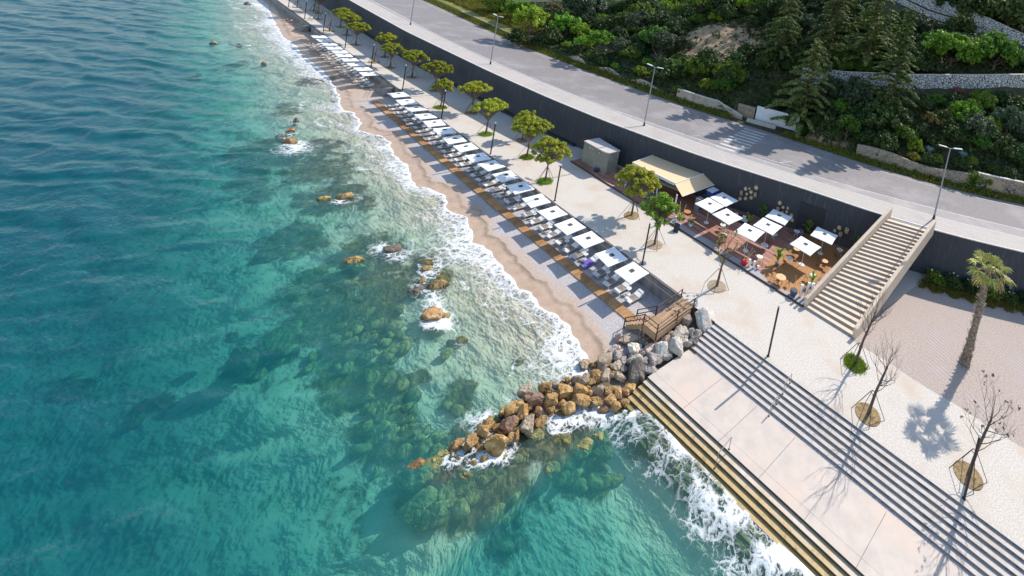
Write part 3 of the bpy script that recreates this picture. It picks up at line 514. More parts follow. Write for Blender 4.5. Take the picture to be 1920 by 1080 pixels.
# old concrete track worn into the promenade: the pale joint line along the wall side
# ---- street
def offmat(name, c1, c2, lines, lc, wline=.03, sc=6., c3=None, s3=.3):
    """paving with joints that run along the street, at a spacing in metres"""
    global n, l, pos
    m, n, l = newmat(name); pos = coords(n, 'pos')
    o_ = n.new('ShaderNodeOutputMaterial'); b = n.new('ShaderNodeBsdfPrincipled'); l.new(b.outputs[0], o_.inputs[0]); b.inputs['Roughness'].default_value = .85
    c = rmp(nz(sc, 9.), [(.35, c1), (.65, c2)])
    if c3: c = mixc(rmp(nz(s3, 6., .65), [(.5, 0.), (.66, 1.)]), c, c3)
    if not lines: c = mixc(rmp(nz(.35, 10., .8), [(.60, 0.), (.70, .75)]), c, tuple(min(1, q * 1.7) for q in c1)); c = mixc(rmp(nz(.22, 9., .7), [(.58, 0.), (.64, .5)]), c, tuple(q * .7 for q in c1))
    if lines:
        f = mth('FRACT', mth('DIVIDE', att('off'), lines), 0.); f = mth('ABSOLUTE', mth('SUBTRACT', f, .5), 0.)
        c = mixc(rmp(f, [(.5 - wline / lines, 0.), (.5 - wline / lines * .4, .75)]), c, lc)
        f2 = mth('FRACT', mth('DIVIDE', att('off'), lines * 2), 0.); c = mixc(rmp(f2, [(.49, 0.), (.51, .22)]), c, (.40, .36, .33))
    l.new(c, b.inputs['Base Color'])
    return m
M['walk'] = offmat('plank sidewalk', (.50, .445, .395), (.43, .38, .34), .62, (.20, .175, .16), .05, 4., (.40, .355, .32), .25)
M['gutter'] = offmat('gutter strip', (.34, .305, .285), (.28, .255, .24), 0, None, c3=(.38, .34, .315))
M['asphalt'] = offmat('worn asphalt', (.25, .222, .208), (.192, .172, .166), 0, None, sc=3., c3=(.29, .262, .255), s3=.14)
M['paint'] = mat('worn road paint', (.62, .60, .57), (.44, .41, .39), scale=2.2, rough=.7, kind='pos', c3=(.28, .255, .25), s3=1.0, t3=.60)
M['kerb'] = mat('kerb stone', (.62, .57, .52), (.52, .47, .43), scale=2., kind='pos')
strip('sidewalk', lambda x: wall_y(x) - .02, kerb_y, ZR, M['walk'])
def kerbstrip(name, f, w, z, hgt, m_):
    x = sx; rows = [(f(x), z - hgt), (f(x), z), (f(x) + w, z), (f(x) + w, z - hgt)]
    Xg = np.repeat(x[None], 4, 0); Yg = np.stack([r[0] for r in rows]); Zg = np.stack([np.full_like(x, r[1]) for r in rows])
    return grid(name, Xg, Yg, Zg, m_, smooth=False)
kerbstrip('kerb', lambda x: kerb_y(x) + .002, .18, ZR + .004, .16, M['kerb'])
strip('road_gutter', lambda x: kerb_y(x) + .18, lambda x: line_y(x), ZR - .11, M['gutter'])
strip('road', lambda x: line_y(x), lambda x: back_y(x) + .4, ZR - .114, M['asphalt'])
strip('road_edge_line', lambda x: line_y(x) - .08, lambda x: line_y(x) + .10, ZR - .104, M['paint'])
strip('road_far_line', lambda x: back_y(x) - 1.45, lambda x: back_y(x) - 1.33, ZR - .108, M['paint'])
# zebra crossing
mb = MB()
for i in range(9):
    t = i / 8
    x0, y0 = -26.51 + 2.52 * t, 33.3 - 11.5 * t; x1, y1 = -22.46 + 2.45 * t, 34.6 - 11.6 * t
    hw = .30
    q = [(x0, y0 - hw), (x1, y1 - hw), (x1, y1 + hw), (x0, y0 + hw)]
    mb.add([(a, b_, ZR - .1) for a, b_ in q], [(0, 1, 2, 3)])
# mitred chevrons either side and a short side lane mark
for (ax, ay, bx_, by_, w_) in ((-18.2, 24.4, -13.2, 26.2, .16), (-15.0, 25.4, -13.9, 28.0, .14), (-28.6, 20.8, -28.0, 22.6, .14), (-31, 20.3, -24.6, 21.9, .16)):
    d = Vector((bx_ - ax, by_ - ay, 0)).normalized() * w_ / 2; p = Vector((-d.y, d.x, 0))
    mb.add([(ax + p.x, ay + p.y, ZR - .1), (bx_ + p.x, by_ + p.y, ZR - .1), (bx_ - p.x, by_ - p.y, ZR - .1), (ax - p.x, ay - p.y, ZR - .1)], [(0, 1, 2, 3)])
tag(mb.build('road_markings', M['paint']), kind='structure')

# ---- hill
def hill_z(X, Y, rough=True):
    d = Y - back_y(X); d = d - 6.8 * sstep(-32.5, -30.5, X) * (1 - sstep(-19.5, -17., X)) * (1 - sstep(7., 17., d)); s = np.interp(X, [-120, -80, -55, -20], [.12, .25, .5, .55])
    z = ZR - .05 + np.clip(d - 1.2, 0, 1) * .9 + np.maximum(d - 2, 0) * s
    if rough:
        z = z + (fbm(X * .16, Y * .16, 15, 4) - .5) * 1.6 * np.clip((d - 3) / 6, 0, 1)
        e = ((X + 49.5) / 9.5) ** 2 + ((Y - 52.5) / 8.5) ** 2
        z = z + np.exp(-e * 1.6) * (fbm(X * .5, Y * .5, 19, 4) - .45) * 4.2
    return z
hx = axis((-900, -180, 40), (-180, -75, 2.2), (-75, 30, .8), (30, 120, 9)); ht = np.concatenate([axis((.1, 3, .35), (3, 62, .9)), np.array([66, 72, 80, 95, 120, 160, 240, 400])])
HX, HT = np.meshgrid(hx, ht); HY = back_y(HX) + HT; HZ = np.minimum(hill_z(HX, HY), 90)
m, n, l = newmat('hillside'); pos = coords(n, 'pos'); o_ = n.new('ShaderNodeOutputMaterial'); b = n.new('ShaderNodeBsdfPrincipled'); l.new(b.outputs[0], o_.inputs[0]); b.inputs['Roughness'].default_value = .95
c = rmp(nz(.9, 9., .7), [(.3, (.025, .032, .010)), (.5, (.060, .058, .022)), (.7, (.13, .105, .055))])
ear = rmp(nz(.7, 10., .75), [(.28, (.13, .095, .06)), (.45, (.34, .24, .15)), (.6, (.50, .34, .20)), (.72, (.62, .40, .20))])
c = mixc(rmp(mth('ADD', att('earth'), mth('MULTIPLY', mth('SUBTRACT', nz(.5, 6.), .5), .9)), [(.4, 0.), (.6, 1.)]), c, ear)
gr = rmp(nz(1.2, 8.), [(.35, (.19, .20, .035)), (.6, (.28, .25, .06)), (.75, (.36, .30, .12))])
c = mixc(att('meadow'), c, gr)
l.new(c, b.inputs['Base Color']); bp = N(n, 'ShaderNodeBump', i_Strength=1., i_Distance=.35); l.new(nz(2.2, 9., .75), bp.inputs['Height']); l.new(bp.outputs[0], b.inputs['Normal'])
earth = np.clip(1.4 - np.sqrt(((HX + 49.5) / 12.) ** 2 + ((HY - 51.5) / 9.5) ** 2), 0, 1)
earth = np.maximum(earth, .75 * np.exp(-((HX + 16) / 7) ** 2 - ((HT - 3) / 2.5) ** 2))
meadow = sstep(-92, -100, HX) * (1 - sstep(16, 22, HT)) * sstep(1.4, 3, HT)
grid('hill', HX, HY, HZ, m, {'earth': earth, 'meadow': meadow})
# ---- long dark retaining wall of the street
M['darkwall'] = mat('board marked charcoal concrete', (.052, .054, .063), (.064, .065, .074), scale=4.5, rough=.85, kind='pos', stretch=(1.6, 1.6, .16), c3=(.10, .10, .108), s3=2.2, t3=.60, detail=12.)
t = thing('retaining_wall', 'long charcoal concrete retaining wall between promenade and street', 'wall')
xs = axis((-200, 48, 2.0)); mb = MB()
for k, z0, z1, o0 in ((0, -.3, ZR - .012, 0.),):
    ys = wall_y(xs)
    b0 = 0
    for i, x in enumerate(xs):
        y = float(ys[i]); mb.v += [(x, y, z0), (x, y, z1), (x, y + .45, z1), (x, y + .45, z0)]
    for i in range(len(xs) - 1):
        a = 4 * i; c_ = a + 4
        mb.f += [(a, c_, c_ + 1, a + 1), (a + 1, c_ + 1, c_ + 2, a + 2), (a + 2, c_ + 2, c_ + 3, a + 3)]
mb.build('wall_face', M['darkwall'], t)
mb = MB()
for i in range(len(xs) - 1):
    x0, x1 = xs[i], xs[i + 1]; y0, y1 = float(wall_y(x0)), float(wall_y(x1))
    mb.hexa([(x0, y0 - .04, ZR - .05), (x1, y1 - .04, ZR - .05), (x1, y1 + .30, ZR - .05), (x0, y0 + .30, ZR - .05), (x0, y0 - .04, ZR + .06), (x1, y1 - .04, ZR + .06), (x1, y1 + .30, ZR + .06), (x0, y0 + .30, ZR + .06)])
mb.build('coping', M['kerb'], t)
mb = MB()      # foot plinth in the stretch beside the trees
for x0 in np.arange(-150, -45, 2.0):
    x1 = x0 + 2.0; y0, y1 = float(wall_y(x0)), float(wall_y(x1))
    mb.hexa([(x0, y0 - .5, 0), (x1, y1 - .5, 0), (x1, y1 - .004, 0), (x0, y0 - .004, 0), (x0, y0 - .5, .42), (x1, y1 - .5, .42), (x1, y1 - .004, .42), (x0, y0 - .004, .42)])
mb.build('plinth', M['charcoal'], t)
mb = MB()
x0, x1 = -8.3, -5.0; y0, y1 = float(wall_y(x0)), float(wall_y(x1))
mb.hexa([(x0, y0 - .06, .3), (x1, y1 - .06, .3), (x1, y1 - .004, .3), (x0, y0 - .004, .3), (x0, y0 - .06, 4.1), (x1, y1 - .06, 4.1), (x1, y1 - .004, 4.1), (x0, y0 - .004, 4.1)])
mb.build('door_panel', M['charcoal'], t)

# ---- sea wall behind the beach
t = thing('beach_wall', 'low weathered grey wall between beach and promenade with dark coping', 'wall')
mb = MB(); mb.hexa([(-200, EDGE, -3.2), (-8.05, EDGE, -3.2), (-8.05, EDGE + .4, -3.2), (-200, EDGE + .4, -3.2), (-200, EDGE, -.02), (-8.05, EDGE, -.02), (-8.05, EDGE + .4, -.02), (-200, EDGE + .4, -.02)])
mb.build('wall_face', M['beachwall'], t)
mb = MB(); mb.hexa([(-200, EDGE - .07, -.1), (-9.62, EDGE - .07, -.1), (-9.62, EDGE + .2, -.1), (-200, EDGE + .2, -.1), (-200, EDGE - .07, .03), (-9.62, EDGE - .07, .03), (-9.62, EDGE + .2, .03), (-200, EDGE + .2, .03)])
mb.build('coping', M['coping'], t)
mb = MB(); mb.hexa([(-200, EDGE - .05, -.62), (-9.7, EDGE - .05, -.62), (-9.7, EDGE - .003, -.62), (-200, EDGE - .003, -.62), (-200, EDGE - .05, -.56), (-9.7, EDGE - .05, -.56), (-9.7, EDGE - .003, -.56), (-200, EDGE - .003, -.56)])
mb.build('ledge', M['kerb'], t)

# ---- small stair blocks from promenade to beach
def beach_stair(x0, x1, label):
    t = thing('beach_stairs', label, 'stairs', (x1, EDGE, 0))
    L_ = x1 - x0; mb = MB(); nst = 9
    for i in range(nst):
        a = -L_ * i / nst; z = -.19 * (i + 1)
        mb.box((a - L_ / nst / 2, -.85, (z - 2.2) / 2), (L_ / nst, 1.16, z + 2.2))
    mb.build('steps', M['beachwall'], t)
    mb = MB()
    mb.add([(-L_, -1.62, -2.2), (0.02, -1.62, -2.2), (.02, -1.62, .0), (-L_, -1.62, -1.5), (-L_, -1.435, -2.2), (.02, -1.435, -2.2), (.02, -1.435, .0), (-L_, -1.435, -1.5)],
           [(0, 1, 2, 3), (5, 4, 7, 6), (0, 3, 7, 4), (1, 5, 6, 2), (3, 2, 6, 7), (0, 4, 5, 1)])
    mb.build('flank_wall', M['beachwall'], t)
    mb = MB()
    for k in range(5):
        s_ = k / 4; mb.tube([(-L_ * s_ * .96 - .1, -1.53, -1.5 * s_ * .96), (-L_ * s_ * .96 - .1, -1.53, -1.5 * s_ * .96 + .9)], .022)
    mb.tube([(-.1, -1.53, .9), (-L_ * .96 - .1, -1.53, -.54)], .025); mb.tube([(-.1, -1.53, .5), (-L_ * .96 - .1, -1.53, -.94)], .02)
    mb.build('handrail', M['steel'], t)
beach_stair(-84.4, -80.6, 'grey concrete stairs down to the beach between the two parasol rows')
beach_stair(-137.8, -133.4, 'pale concrete stairs down to the beach beyond the farther parasols')

# ---- terrace: six steps, platform, steps into the sea
XA = lambda y: -5.52 + .105 * (y + .5)      # slightly skewed end
XE = 34.
T = thing('concrete_terrace', 'pinkish concrete terrace with long flights of steps above and below it', 'terrace')
mb = MB(); mr = MB(); zP = -1.1; TR = .462
for k in range(7):                           # riser k goes down at y = -.51 - k*TR
    y = -.51 - k * TR; zt = -.157 * k; zb = -.157 * (k + 1)
    x0 = XA(y)
    if k < 6:
        yb = y - TR
        mb.hexa([(XA(y), y - .0, -3), (XA(yb), yb, -3), (XE, yb, -3), (XE, y, -3), (XA(y), y, zb), (XA(yb), yb, zb), (XE, yb, zb), (XE, y, zb)])
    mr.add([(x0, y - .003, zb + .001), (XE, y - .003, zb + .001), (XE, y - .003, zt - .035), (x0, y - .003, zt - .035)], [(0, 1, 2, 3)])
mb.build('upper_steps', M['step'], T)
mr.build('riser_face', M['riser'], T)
mb = MB(); mb.hexa([(XA(-.5), -.51, -3), (XE, -.51, -3), (XE, EDGE + .02, -3), (XA(-.5), EDGE + .02, -3), (XA(-.5), -.51, -.002), (XE, -.51, -.002), (XE, EDGE + .02, -.002), (XA(-.5), EDGE + .02, -.002)])
mb.build('top_edge', M['kerb'], T)
joints = [None] + [(-2.56 + 3.42 * i + .55, -2.56 + 3.42 * i) for i in range(11)] + [None]
y0_, y1_ = -.51 - 6 * TR, -7.93
g = .014
for i in range(len(joints) - 1):
    a = joints[i]; c_ = joints[i + 1]
    xt0, xb0 = (XA(y0_), XA(y1_)) if a is None else (a[0] + g, a[1] + g)
    xt1, xb1 = (XE, XE) if c_ is None else (c_[0] - g, c_[1] - g)
    f_ = (y0_ - (-7.25)) / (y0_ - y1_); xm0 = xt0 + (xb0 - xt0) * f_; xm1 = xt1 + (xb1 - xt1) * f_
    mb = MB()
    for (ya, yb, xa0, xa1, xb0_, xb1_) in ((y0_, -7.245, xt0, xt1, xm0, xm1), (-7.258, y1_, xm0, xm1, xb0, xb1)):
        mb.hexa([(xa0, ya, -3), (xb0_, yb, -3), (xb1_, yb, -3), (xa1, ya, -3), (xa0, ya, zP), (xb0_, yb, zP), (xb1_, yb, zP), (xa1, ya, zP)])
    mb.build('slab', M['conc'], T)
mb = MB(); mb.hexa([(XA(y0_) + .1, y0_, -3), (XA(y1_) + .1, y1_, -3), (XE, y1_, -3), (XE, y0_, -3), (XA(y0_) + .1, y0_, zP - .03), (XA(y1_) + .1, y1_, zP - .03), (XE, y1_, zP - .03), (XE, y0_, zP - .03)])
mb.build('joint_bed', M['riser'], T)
# sea steps, stained ochre towards the water
m, n, l = newmat('tide stained steps'); pos = coords(n, 'pos'); o_ = n.new('ShaderNodeOutputMaterial'); b = n.new('ShaderNodeBsdfPrincipled'); l.new(b.outputs[0], o_.inputs[0])
c = rmp(nz(2.5, 8.), [(.35, (.60, .51, .43)), (.65, (.49, .41, .34))])
sep = n.new('ShaderNodeSeparateXYZ'); l.new(pos, sep.inputs[0])
zf = mth('ADD', sep.outputs[2], mth('MULTIPLY', mth('SUBTRACT', nz(.7, 7.), .5), .55))
st = rmp(nz(1.7, 9., .7), [(.3, (.34, .205, .065)), (.5, (.46, .315, .13)), (.68, (.20, .145, .05))])
mr_ = N(n, 'ShaderNodeMapRange'); mr_.inputs[1].default_value = -1.18; mr_.inputs[2].default_value = -1.50; l.new(zf, mr_.inputs[0])
c = mixc(mr_.outputs[0], c, st); 
mr2 = N(n, 'ShaderNodeMapRange'); mr2.inputs[1].default_value = -1.78; mr2.inputs[2].default_value = -1.98; l.new(zf, mr2.inputs[0]); c = mixc(mr2.outputs[0], c, (.16, .15, .03))
l.new(c, b.inputs['Base Color']); b.inputs['Roughness'].default_value = .6
M['tide'] = m
M['tide_riser'] = mat('dark brown green riser', (.11, .075, .03), (.07, .055, .025), scale=2., kind='pos', c3=(.055, .06, .015), s3=.6)  # risers darker than the treads, brown with greenish patches
mb = MB(); mr = MB(); TS = .44; RS = .165
for k in range(8):
    y = y1_ - k * TS; zt = zP - RS * k; zb = zt - RS; yb = y - TS
    if k < 7: mb.hexa([(XA(y), y, -3.6), (XA(yb), yb, -3.6), (XE, yb, -3.6), (XE, y, -3.6), (XA(y), y, zb), (XA(yb), yb, zb), (XE, yb, zb), (XE, y, zb)])
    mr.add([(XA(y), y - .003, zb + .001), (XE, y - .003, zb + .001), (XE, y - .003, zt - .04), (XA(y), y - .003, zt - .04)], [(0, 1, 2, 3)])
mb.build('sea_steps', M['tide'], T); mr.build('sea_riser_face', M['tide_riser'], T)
# hand rails on the terrace steps
def rail(pts, label, loc):
    t = thing('step_handrail', label, 'handrail', loc)
    mb = MB(); mb.tube(pts, .03, 8); mb.build('tube', M['steel'], t)
    for p in (pts[0], pts[-1]): mb = MB(); mb.lathe([(.07, 0), (.07, .02)], (p[0], p[1], p[2] + .001), 10); mb.build('foot_plate', M['rust'], t)
rail([(0, 0, 0), (0, 0, .92), (-.12, -1.25, .62), (-.16, -1.32, -.495)], 'thin metal handrail on the steps going into the sea', (1.72, y1_ + .12, zP))
rail([(0, 0, 0), (0, 0, .85), (-.05, -.98, .6), (-.05, -1.0, -.314)], 'thin handrail at the top of the terrace steps', (2.62, -.80, -.157))
rail([(0, 0, 0), (0, 0, .85), (-.05, -.98, .55), (-.05, -1.0, -.311)], 'thin handrail at the lower end of the terrace steps', (2.55, -2.62, -.788))

# ---- street stairs
T = thing('street_stairs', 'broad cream stone stairs with solid parapets climbing to the street', 'stairs')
NS = 26
def SLR(k):
    t_ = k / NS; f = min(1, k / 12.)
    L_ = (-.38 + 2.75 * t_ + .0, 8.12 + 15.1 * t_ - .25 * math.sin(PI * t_)); R_ = (4.56 + 2.35 * t_, 8.12 + 16.95 * t_ + .9 * math.sin(PI * min(1, t_ * 1.1)) * .6)
    return L_, R_
rz_ = 5.78 / NS
mb = MB(); mr = MB()
for k in range(NS):
    (lx, ly), (rx, ry) = SLR(k); (lx2, ly2), (rx2, ry2) = SLR(k + 1)
    z1 = rz_ * (k + 1); z0 = max(rz_ * k - .35, -.02)
    mb.hexa([(lx, ly, z0), (rx, ry, z0), (rx2, ry2 + .02, z0), (lx2, ly2 + .02, z0), (lx, ly, z1), (rx, ry, z1), (rx2, ry2 + .02, z1), (lx2, ly2 + .02, z1)])
    e_ = Vector((ry - ly, -(rx - lx), 0)).normalized() * .004
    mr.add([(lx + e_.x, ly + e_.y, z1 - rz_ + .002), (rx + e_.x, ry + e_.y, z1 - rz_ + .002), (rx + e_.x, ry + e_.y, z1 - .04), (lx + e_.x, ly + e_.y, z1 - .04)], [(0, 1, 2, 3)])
mb.build('treads', M['stair'], T); mr.build('riser_face', M['stair_riser_shade'], T)
def parapet(side):
    mb = MB()
    pts = [SLR(k)[side] for k in range(0, NS + 2)]; 
    w = .36 * (-1 if side == 0 else 1)
    for k in range(len(pts) - 1):
        a = pts[k]; c_ = pts[k + 1]
        za, zb_ = rz_ * k, rz_ * (k + 1)
        d = Vector((c_[1] - a[1], -(c_[0] - a[0]), 0)).normalized() * abs(w) * (1 if side == 1 else -1)
        up0, up1 = za + 1.02, zb_ + 1.02
        lo0, lo1 = (max(za - .75, -.02), max(zb_ - .75, -.02))
        q = [(a[0], a[1]), (c_[0], c_[1]), (c_[0] + d.x, c_[1] + d.y), (a[0] + d.x, a[1] + d.y)]
        if side == 0: q = [q[3], q[2], q[1], q[0]]
        zs = [(lo0, up0), (lo1, up1), (lo1, up1), (lo0, up0)]
        mb.hexa([(q[i][0], q[i][1], zs[i][0]) for i in range(4)] + [(q[i][0], q[i][1], zs[i][1]) for i in range(4)])
    me = mb
    return me.build('parapet', M['stair'], T)
parapet(0); parapet(1)
(lx, ly), (rx, ry) = SLR(NS)
mb = MB(); mb.hexa([(lx, ly + .02, ZR - .3), (rx, ry + .02, ZR - .3), (rx + .3, float(wall_y(rx + .3)) + .1, ZR - .3), (lx + .2, float(wall_y(lx + .2)) + .1, ZR - .3), (lx, ly + .02, ZR - .004), (rx, ry + .02, ZR - .004), (rx + .3, float(wall_y(rx + .3)) + .1, ZR - .004), (lx + .2, float(wall_y(lx + .2)) + .1, ZR - .004)])
mb.build('landing', M['gutter'], T)
mb = MB(); a, c_ = Vector((lx, ly + .06, ZR)), Vector((rx, ry + .06, ZR)); d = (c_ - a).normalized(); q = Vector((-d.y, d.x, 0)) * .12
mb.add([tuple(a), tuple(c_), tuple(c_ + q), tuple(a + q)], [(0, 1, 2, 3)]); mb.build('drain_strip', M['charcoal'], T)

# ---- timber ramp from promenade to beach
T = thing('timber_ramp', 'weathered timber walkway with post rails and steps down to the beach', 'walkway')
x0, x1, ya, yb = -9.62, -8.06, -5.5, EDGE + .05
mb = MB()
nb = 34
for i in range(11):
    w = (x1 - x0) / 11; mb.box((x0 + w * (i + .5), (ya + yb) / 2 , .022), (w - .014, yb - ya, .05))
mb.build('decking', M['wood'], T)
mb = MB()
mb.box(((x0 + x1) / 2, ya - .02, -.28), (x1 - x0 + .1, .05, .55)); mb.box((x1 + .03, (ya + yb) / 2 - .25, -.28), (.05, yb - ya - .6, .55)); mb.box((x0 - .03, (-4.0 + yb) / 2 - .2, -.28), (.05, 3.2, .55))
mb.box((-8.1, ya + .1, -1.0), (.12, .12, 1.6)); mb.box((-9.5, ya + .1, -1.0), (.12, .12, 1.6)); mb.box((-8.1, -2.6, -.9), (.12, .12, 1.4))
mb.build('beam', M['wood'], T)
mb = MB()
for i in range(6):
    xx = x0 - .2 - .36 * i; z = -.13 - .25 * i
    mb.box((xx, -4.72 + .02 * i, z), (.40, 1.42, .06))
mb.build('stair_tread', M['wood'], T)
for yy in (ya + .05, -4.0):
    mb = MB()
    mb.add([(x0, yy - .03, -.05), (x0 - 2.25, yy - .03, -1.62), (x0 - 2.25, yy - .03, -1.92), (x0, yy - .03, -.45), (x0, yy + .03, -.05), (x0 - 2.25, yy + .03, -1.62), (x0 - 2.25, yy + .03, -1.92), (x0, yy + .03, -.45)],
           [(0, 1, 2, 3), (7, 6, 5, 4), (0, 4, 5, 1), (1, 5, 6, 2), (2, 6, 7, 3), (3, 7, 4, 0)])
    mb.build('stringer', M['wood'], T)
def post(x, y, z0, z1): m_ = MB(); m_.box((x, y, (z0 + z1) / 2), (.09, .09, z1 - z0)); m_.build('post', M['wood_dark'], T)
def hrail(a, c_, w=.07): m_ = MB(); m_.tube([a, c_], w * .62, 4); m_.build('rail', M['wood_dark'], T)
for yy in (ya, -2.9, -.6): post(x1 + .02, yy, -.5, .95)
for yy in (-4.0, -.6): post(x0 - .02, yy, -.4, .95)
for a in (.9, .5):
    hrail((x1 + .02, ya, a), (x1 + .02, -.6, a)); hrail((x0 - .02, -4.0, a), (x0 - .02, -.6, a)); hrail((x1 + .02, ya, a), (x0 - .1, ya, a))
for yy in (ya, -4.0):
    post(x0 - .06, yy, -.5, .95); post(x0 - 2.2, yy, -1.9, -.7)
    for a in (.9, .5): hrail((x0 - .06, yy, a), (x0 - 2.2, yy, a - 1.62))

# ---- boardwalk along the sunbeds
T = thing('boardwalk', 'orange timber boardwalk laid in panels along the row of sunbeds', 'boardwalk')
xx = -77.4; i = 0
rb = random.Random(3)
while xx < -12.6:
    L_ = 1.62; y = -4.27 + .0 * math.sin(xx * .2) + (.35 * sstep(-40, -76, xx)) + rb.uniform(-.04, .04)
    mb = MB()
    for j in range(11): mb.box((j * L_ / 11 - L_ / 2 + L_ / 22, 0, 0), (L_ / 11 - .02, 1.02, .05))
    o = mb.build('panel', M['boardwalk'], T); o.location = (xx, float(y), -1.615 + rb.uniform(-.01, .01)); o.rotation_euler = (0, 0, rb.uniform(-.012, .012))
    xx += L_ + .035; i += 1

# ---- stone walls on the slope
def polywall(name, label, pts, hgt, m_, cap=None, thick=.5, base=-.6, cat='wall', capm=None, seg=1.0):
    t = thing(name, label, cat)
    P = []
    for i in range(len(pts) - 1):
        a, c_ = Vector(pts[i]), Vector(pts[i + 1]); k = max(1, int((c_ - a).length / seg))
        for j in range(k): P.append(a.lerp(c_, j / k))
    P.append(Vector(pts[-1]))
    mb = MB(); mc = MB()
    hf = hgt if callable(hgt) else (lambda s_: hgt)
    for i in range(len(P) - 1):
        a, c_ = P[i], P[i + 1]; d = (c_ - a); d.z = 0; d = Vector((-d.y, d.x, 0)).normalized() * thick
        ha, hc = hf(i / len(P)), hf((i + 1) / len(P))
        mb.hexa([(a.x, a.y, a.z + base), (c_.x, c_.y, c_.z + base), (c_.x + d.x, c_.y + d.y, c_.z + base), (a.x + d.x, a.y + d.y, a.z + base),
                 (a.x, a.y, a.z + ha), (c_.x, c_.y, c_.z + hc), (c_.x + d.x, c_.y + d.y, c_.z + hc), (a.x + d.x, a.y + d.y, a.z + ha)])
        if cap:
            e = d.normalized() * .05
            mc.hexa([(a.x - e.x, a.y - e.y, a.z + ha - .02), (c_.x - e.x, c_.y - e.y, c_.z + hc - .02), (c_.x + d.x + e.x, c_.y + d.y + e.y, c_.z + hc - .02), (a.x + d.x + e.x, a.y + d.y + e.y, a.z + ha - .02),
                     (a.x - e.x, a.y - e.y, a.z + ha + cap), (c_.x - e.x, c_.y - e.y, c_.z + hc + cap), (c_.x + d.x + e.x, c_.y + d.y + e.y, c_.z + hc + cap), (a.x + d.x + e.x, a.y + d.y + e.y, a.z + ha + cap)])
    mb.build('masonry', m_, t)
    if cap: mc.build('coping', capm or M['kerb'], t)
    return t
def stonemat(name, c1, c2, joint, sc, jw=.07, dirt=None):
    global n, l, pos
    m, n, l = newmat(name); pos = coords(n, 'pos'); o_ = n.new('ShaderNodeOutputMaterial'); b = n.new('ShaderNodeBsdfPrincipled'); l.new(b.outputs[0], o_.inputs[0]); b.inputs['Roughness'].default_value = .9
    v = N(n, 'ShaderNodeTexVoronoi', feature='DISTANCE_TO_EDGE', i_Scale=sc); l.new(pos, v.inputs['Vector'])
    v2 = N(n, 'ShaderNodeTexVoronoi', i_Scale=sc); l.new(pos, v2.inputs['Vector'])
    sp = n.new('ShaderNodeSeparateColor'); l.new(v2.outputs['Color'], sp.inputs[0])
    c = rmp(sp.outputs[0], [(.0, c1), (1., c2)]); c = mixc(rmp(nz(3., 8.), [(.4, 0.), (.7, .5)]), c, tuple(x * .75 for x in c1))
    c = mixc(rmp(v.outputs['Distance'], [(jw * .6, 1.), (jw * 1.5, 0.)]), c, joint)
    if dirt: c = mixc(rmp(nz(.4, 7.), [(.48, 0.), (.6, .9)]), c, dirt)
    l.new(c, b.inputs['Base Color']); bp = N(n, 'ShaderNodeBump', i_Strength=.9, i_Distance=.12); l.new(v.outputs['Distance'], bp.inputs['Height']); l.new(bp.outputs[0], b.inputs['Normal'])
    return m
M['whitestone'] = stonemat('pale rubble stone', (.66, .64, .62), (.42, .41, .41), (.07, .07, .075), 1.7, .075)
M['rubble'] = stonemat('warm rubble stone', (.44, .36, .28), (.28, .23, .18), (.12, .10, .08), 2.6, .06, (.42, .31, .20))
M['plaster'] = mat('weathered cream plaster', (.48, .41, .33), (.36, .30, .24), scale=1.2, kind='pos', c3=(.28, .23, .18), s3=.7, bump=.3)
M['whitewash'] = mat('white wash', (.80, .80, .82), (.72, .72, .75), scale=1.5, kind='pos')
def gz(x, y): return float(hill_z(np.array([x * 1.]), np.array([y * 1.]))[0])
mw = [(x, y, gz(x, y) + .15) for x, y, z in MID_WALL]; mw = [(x, y, z + .3) for (x, y, _z), (_a, _b, z) in zip(mw, MID_WALL)] + [(22, 84, gz(22, 84))]
polywall('terrace_wall', 'pale rubble stone wall crossing the middle of the wooded slope', mw, 2.5, M['whitestone'], .1, base=-2.0)
uw = [(-30, 95.0), (-20.8, 92.1), (-12.7, 89.4), (-6.7, 89.2), (2.1, 89.2), (7., 88.4), (11., 89.0), (26, 92)]
uw3 = [(x, y, gz(x, y) + .1) for x, y in uw]
polywall('upper_terrace_wall', 'broad pale stone wall high on the slope at the top of the view', uw3, lambda s_: 3.3 - 1.0 * s_, M['whitestone'], .12, base=-2.5)
polywall('lane_wall', 'lower pale stone parapet just below the high slope wall', [(x, y - 3.2, gz(x, y - 3.2) + .1) for x, y in uw[:5]], 1.3, M['whitestone'], .1, base=-2.)
bo = lambda x, o: (x, float(back_y(x)) + o, ZR - .1)
polywall('roadside_wall', 'cream plastered roadside wall with pale coping that dips to a gateway', [bo(-43.2, 1.6), bo(-36.5, 1.8), bo(-33.6, 2.1), bo(-30.9, 2.2), bo(-29.6, 2.2)], lambda s_: 2.25 if s_ < .62 else max(.5, 2.25 - (s_ - .62) * 5.2), M['plaster'], .12, .35, capm=M['kerb'])
polywall('roadside_wall', 'low broken plaster wall under bushes along the far road edge', [bo(x, 1.9) for x in (-74, -68, -62, -56, -50, -44.2)], lambda s_: 1.1 + .5 * math.sin(s_ * 19), M['plaster'], None, .4)
polywall('roadside_wall', 'low crumbling wall beside a pale dirt shoulder at the far bend', [bo(x, 2.0) for x in (-128, -118, -108, -98, -91)], lambda s_: 1.0, M['plaster'], None, .4)
polywall('white_gate_wall', 'bright white wall set back behind the gateway under the tall conifer', [(-28.3, 39.6, ZR + .25), (-24.2, 41.2, ZR + .25), (-20.6, 42.5, ZR + .25)], 2.5, M['whitewash'], None, .25)
polywall('gate_pier_wall', 'short stone wall beside the white wall at the gateway', [(-31.8, 38.3, ZR + .1), (-28.6, 39.5, ZR + .1)], 2.2, M['rubble'], None, .35)
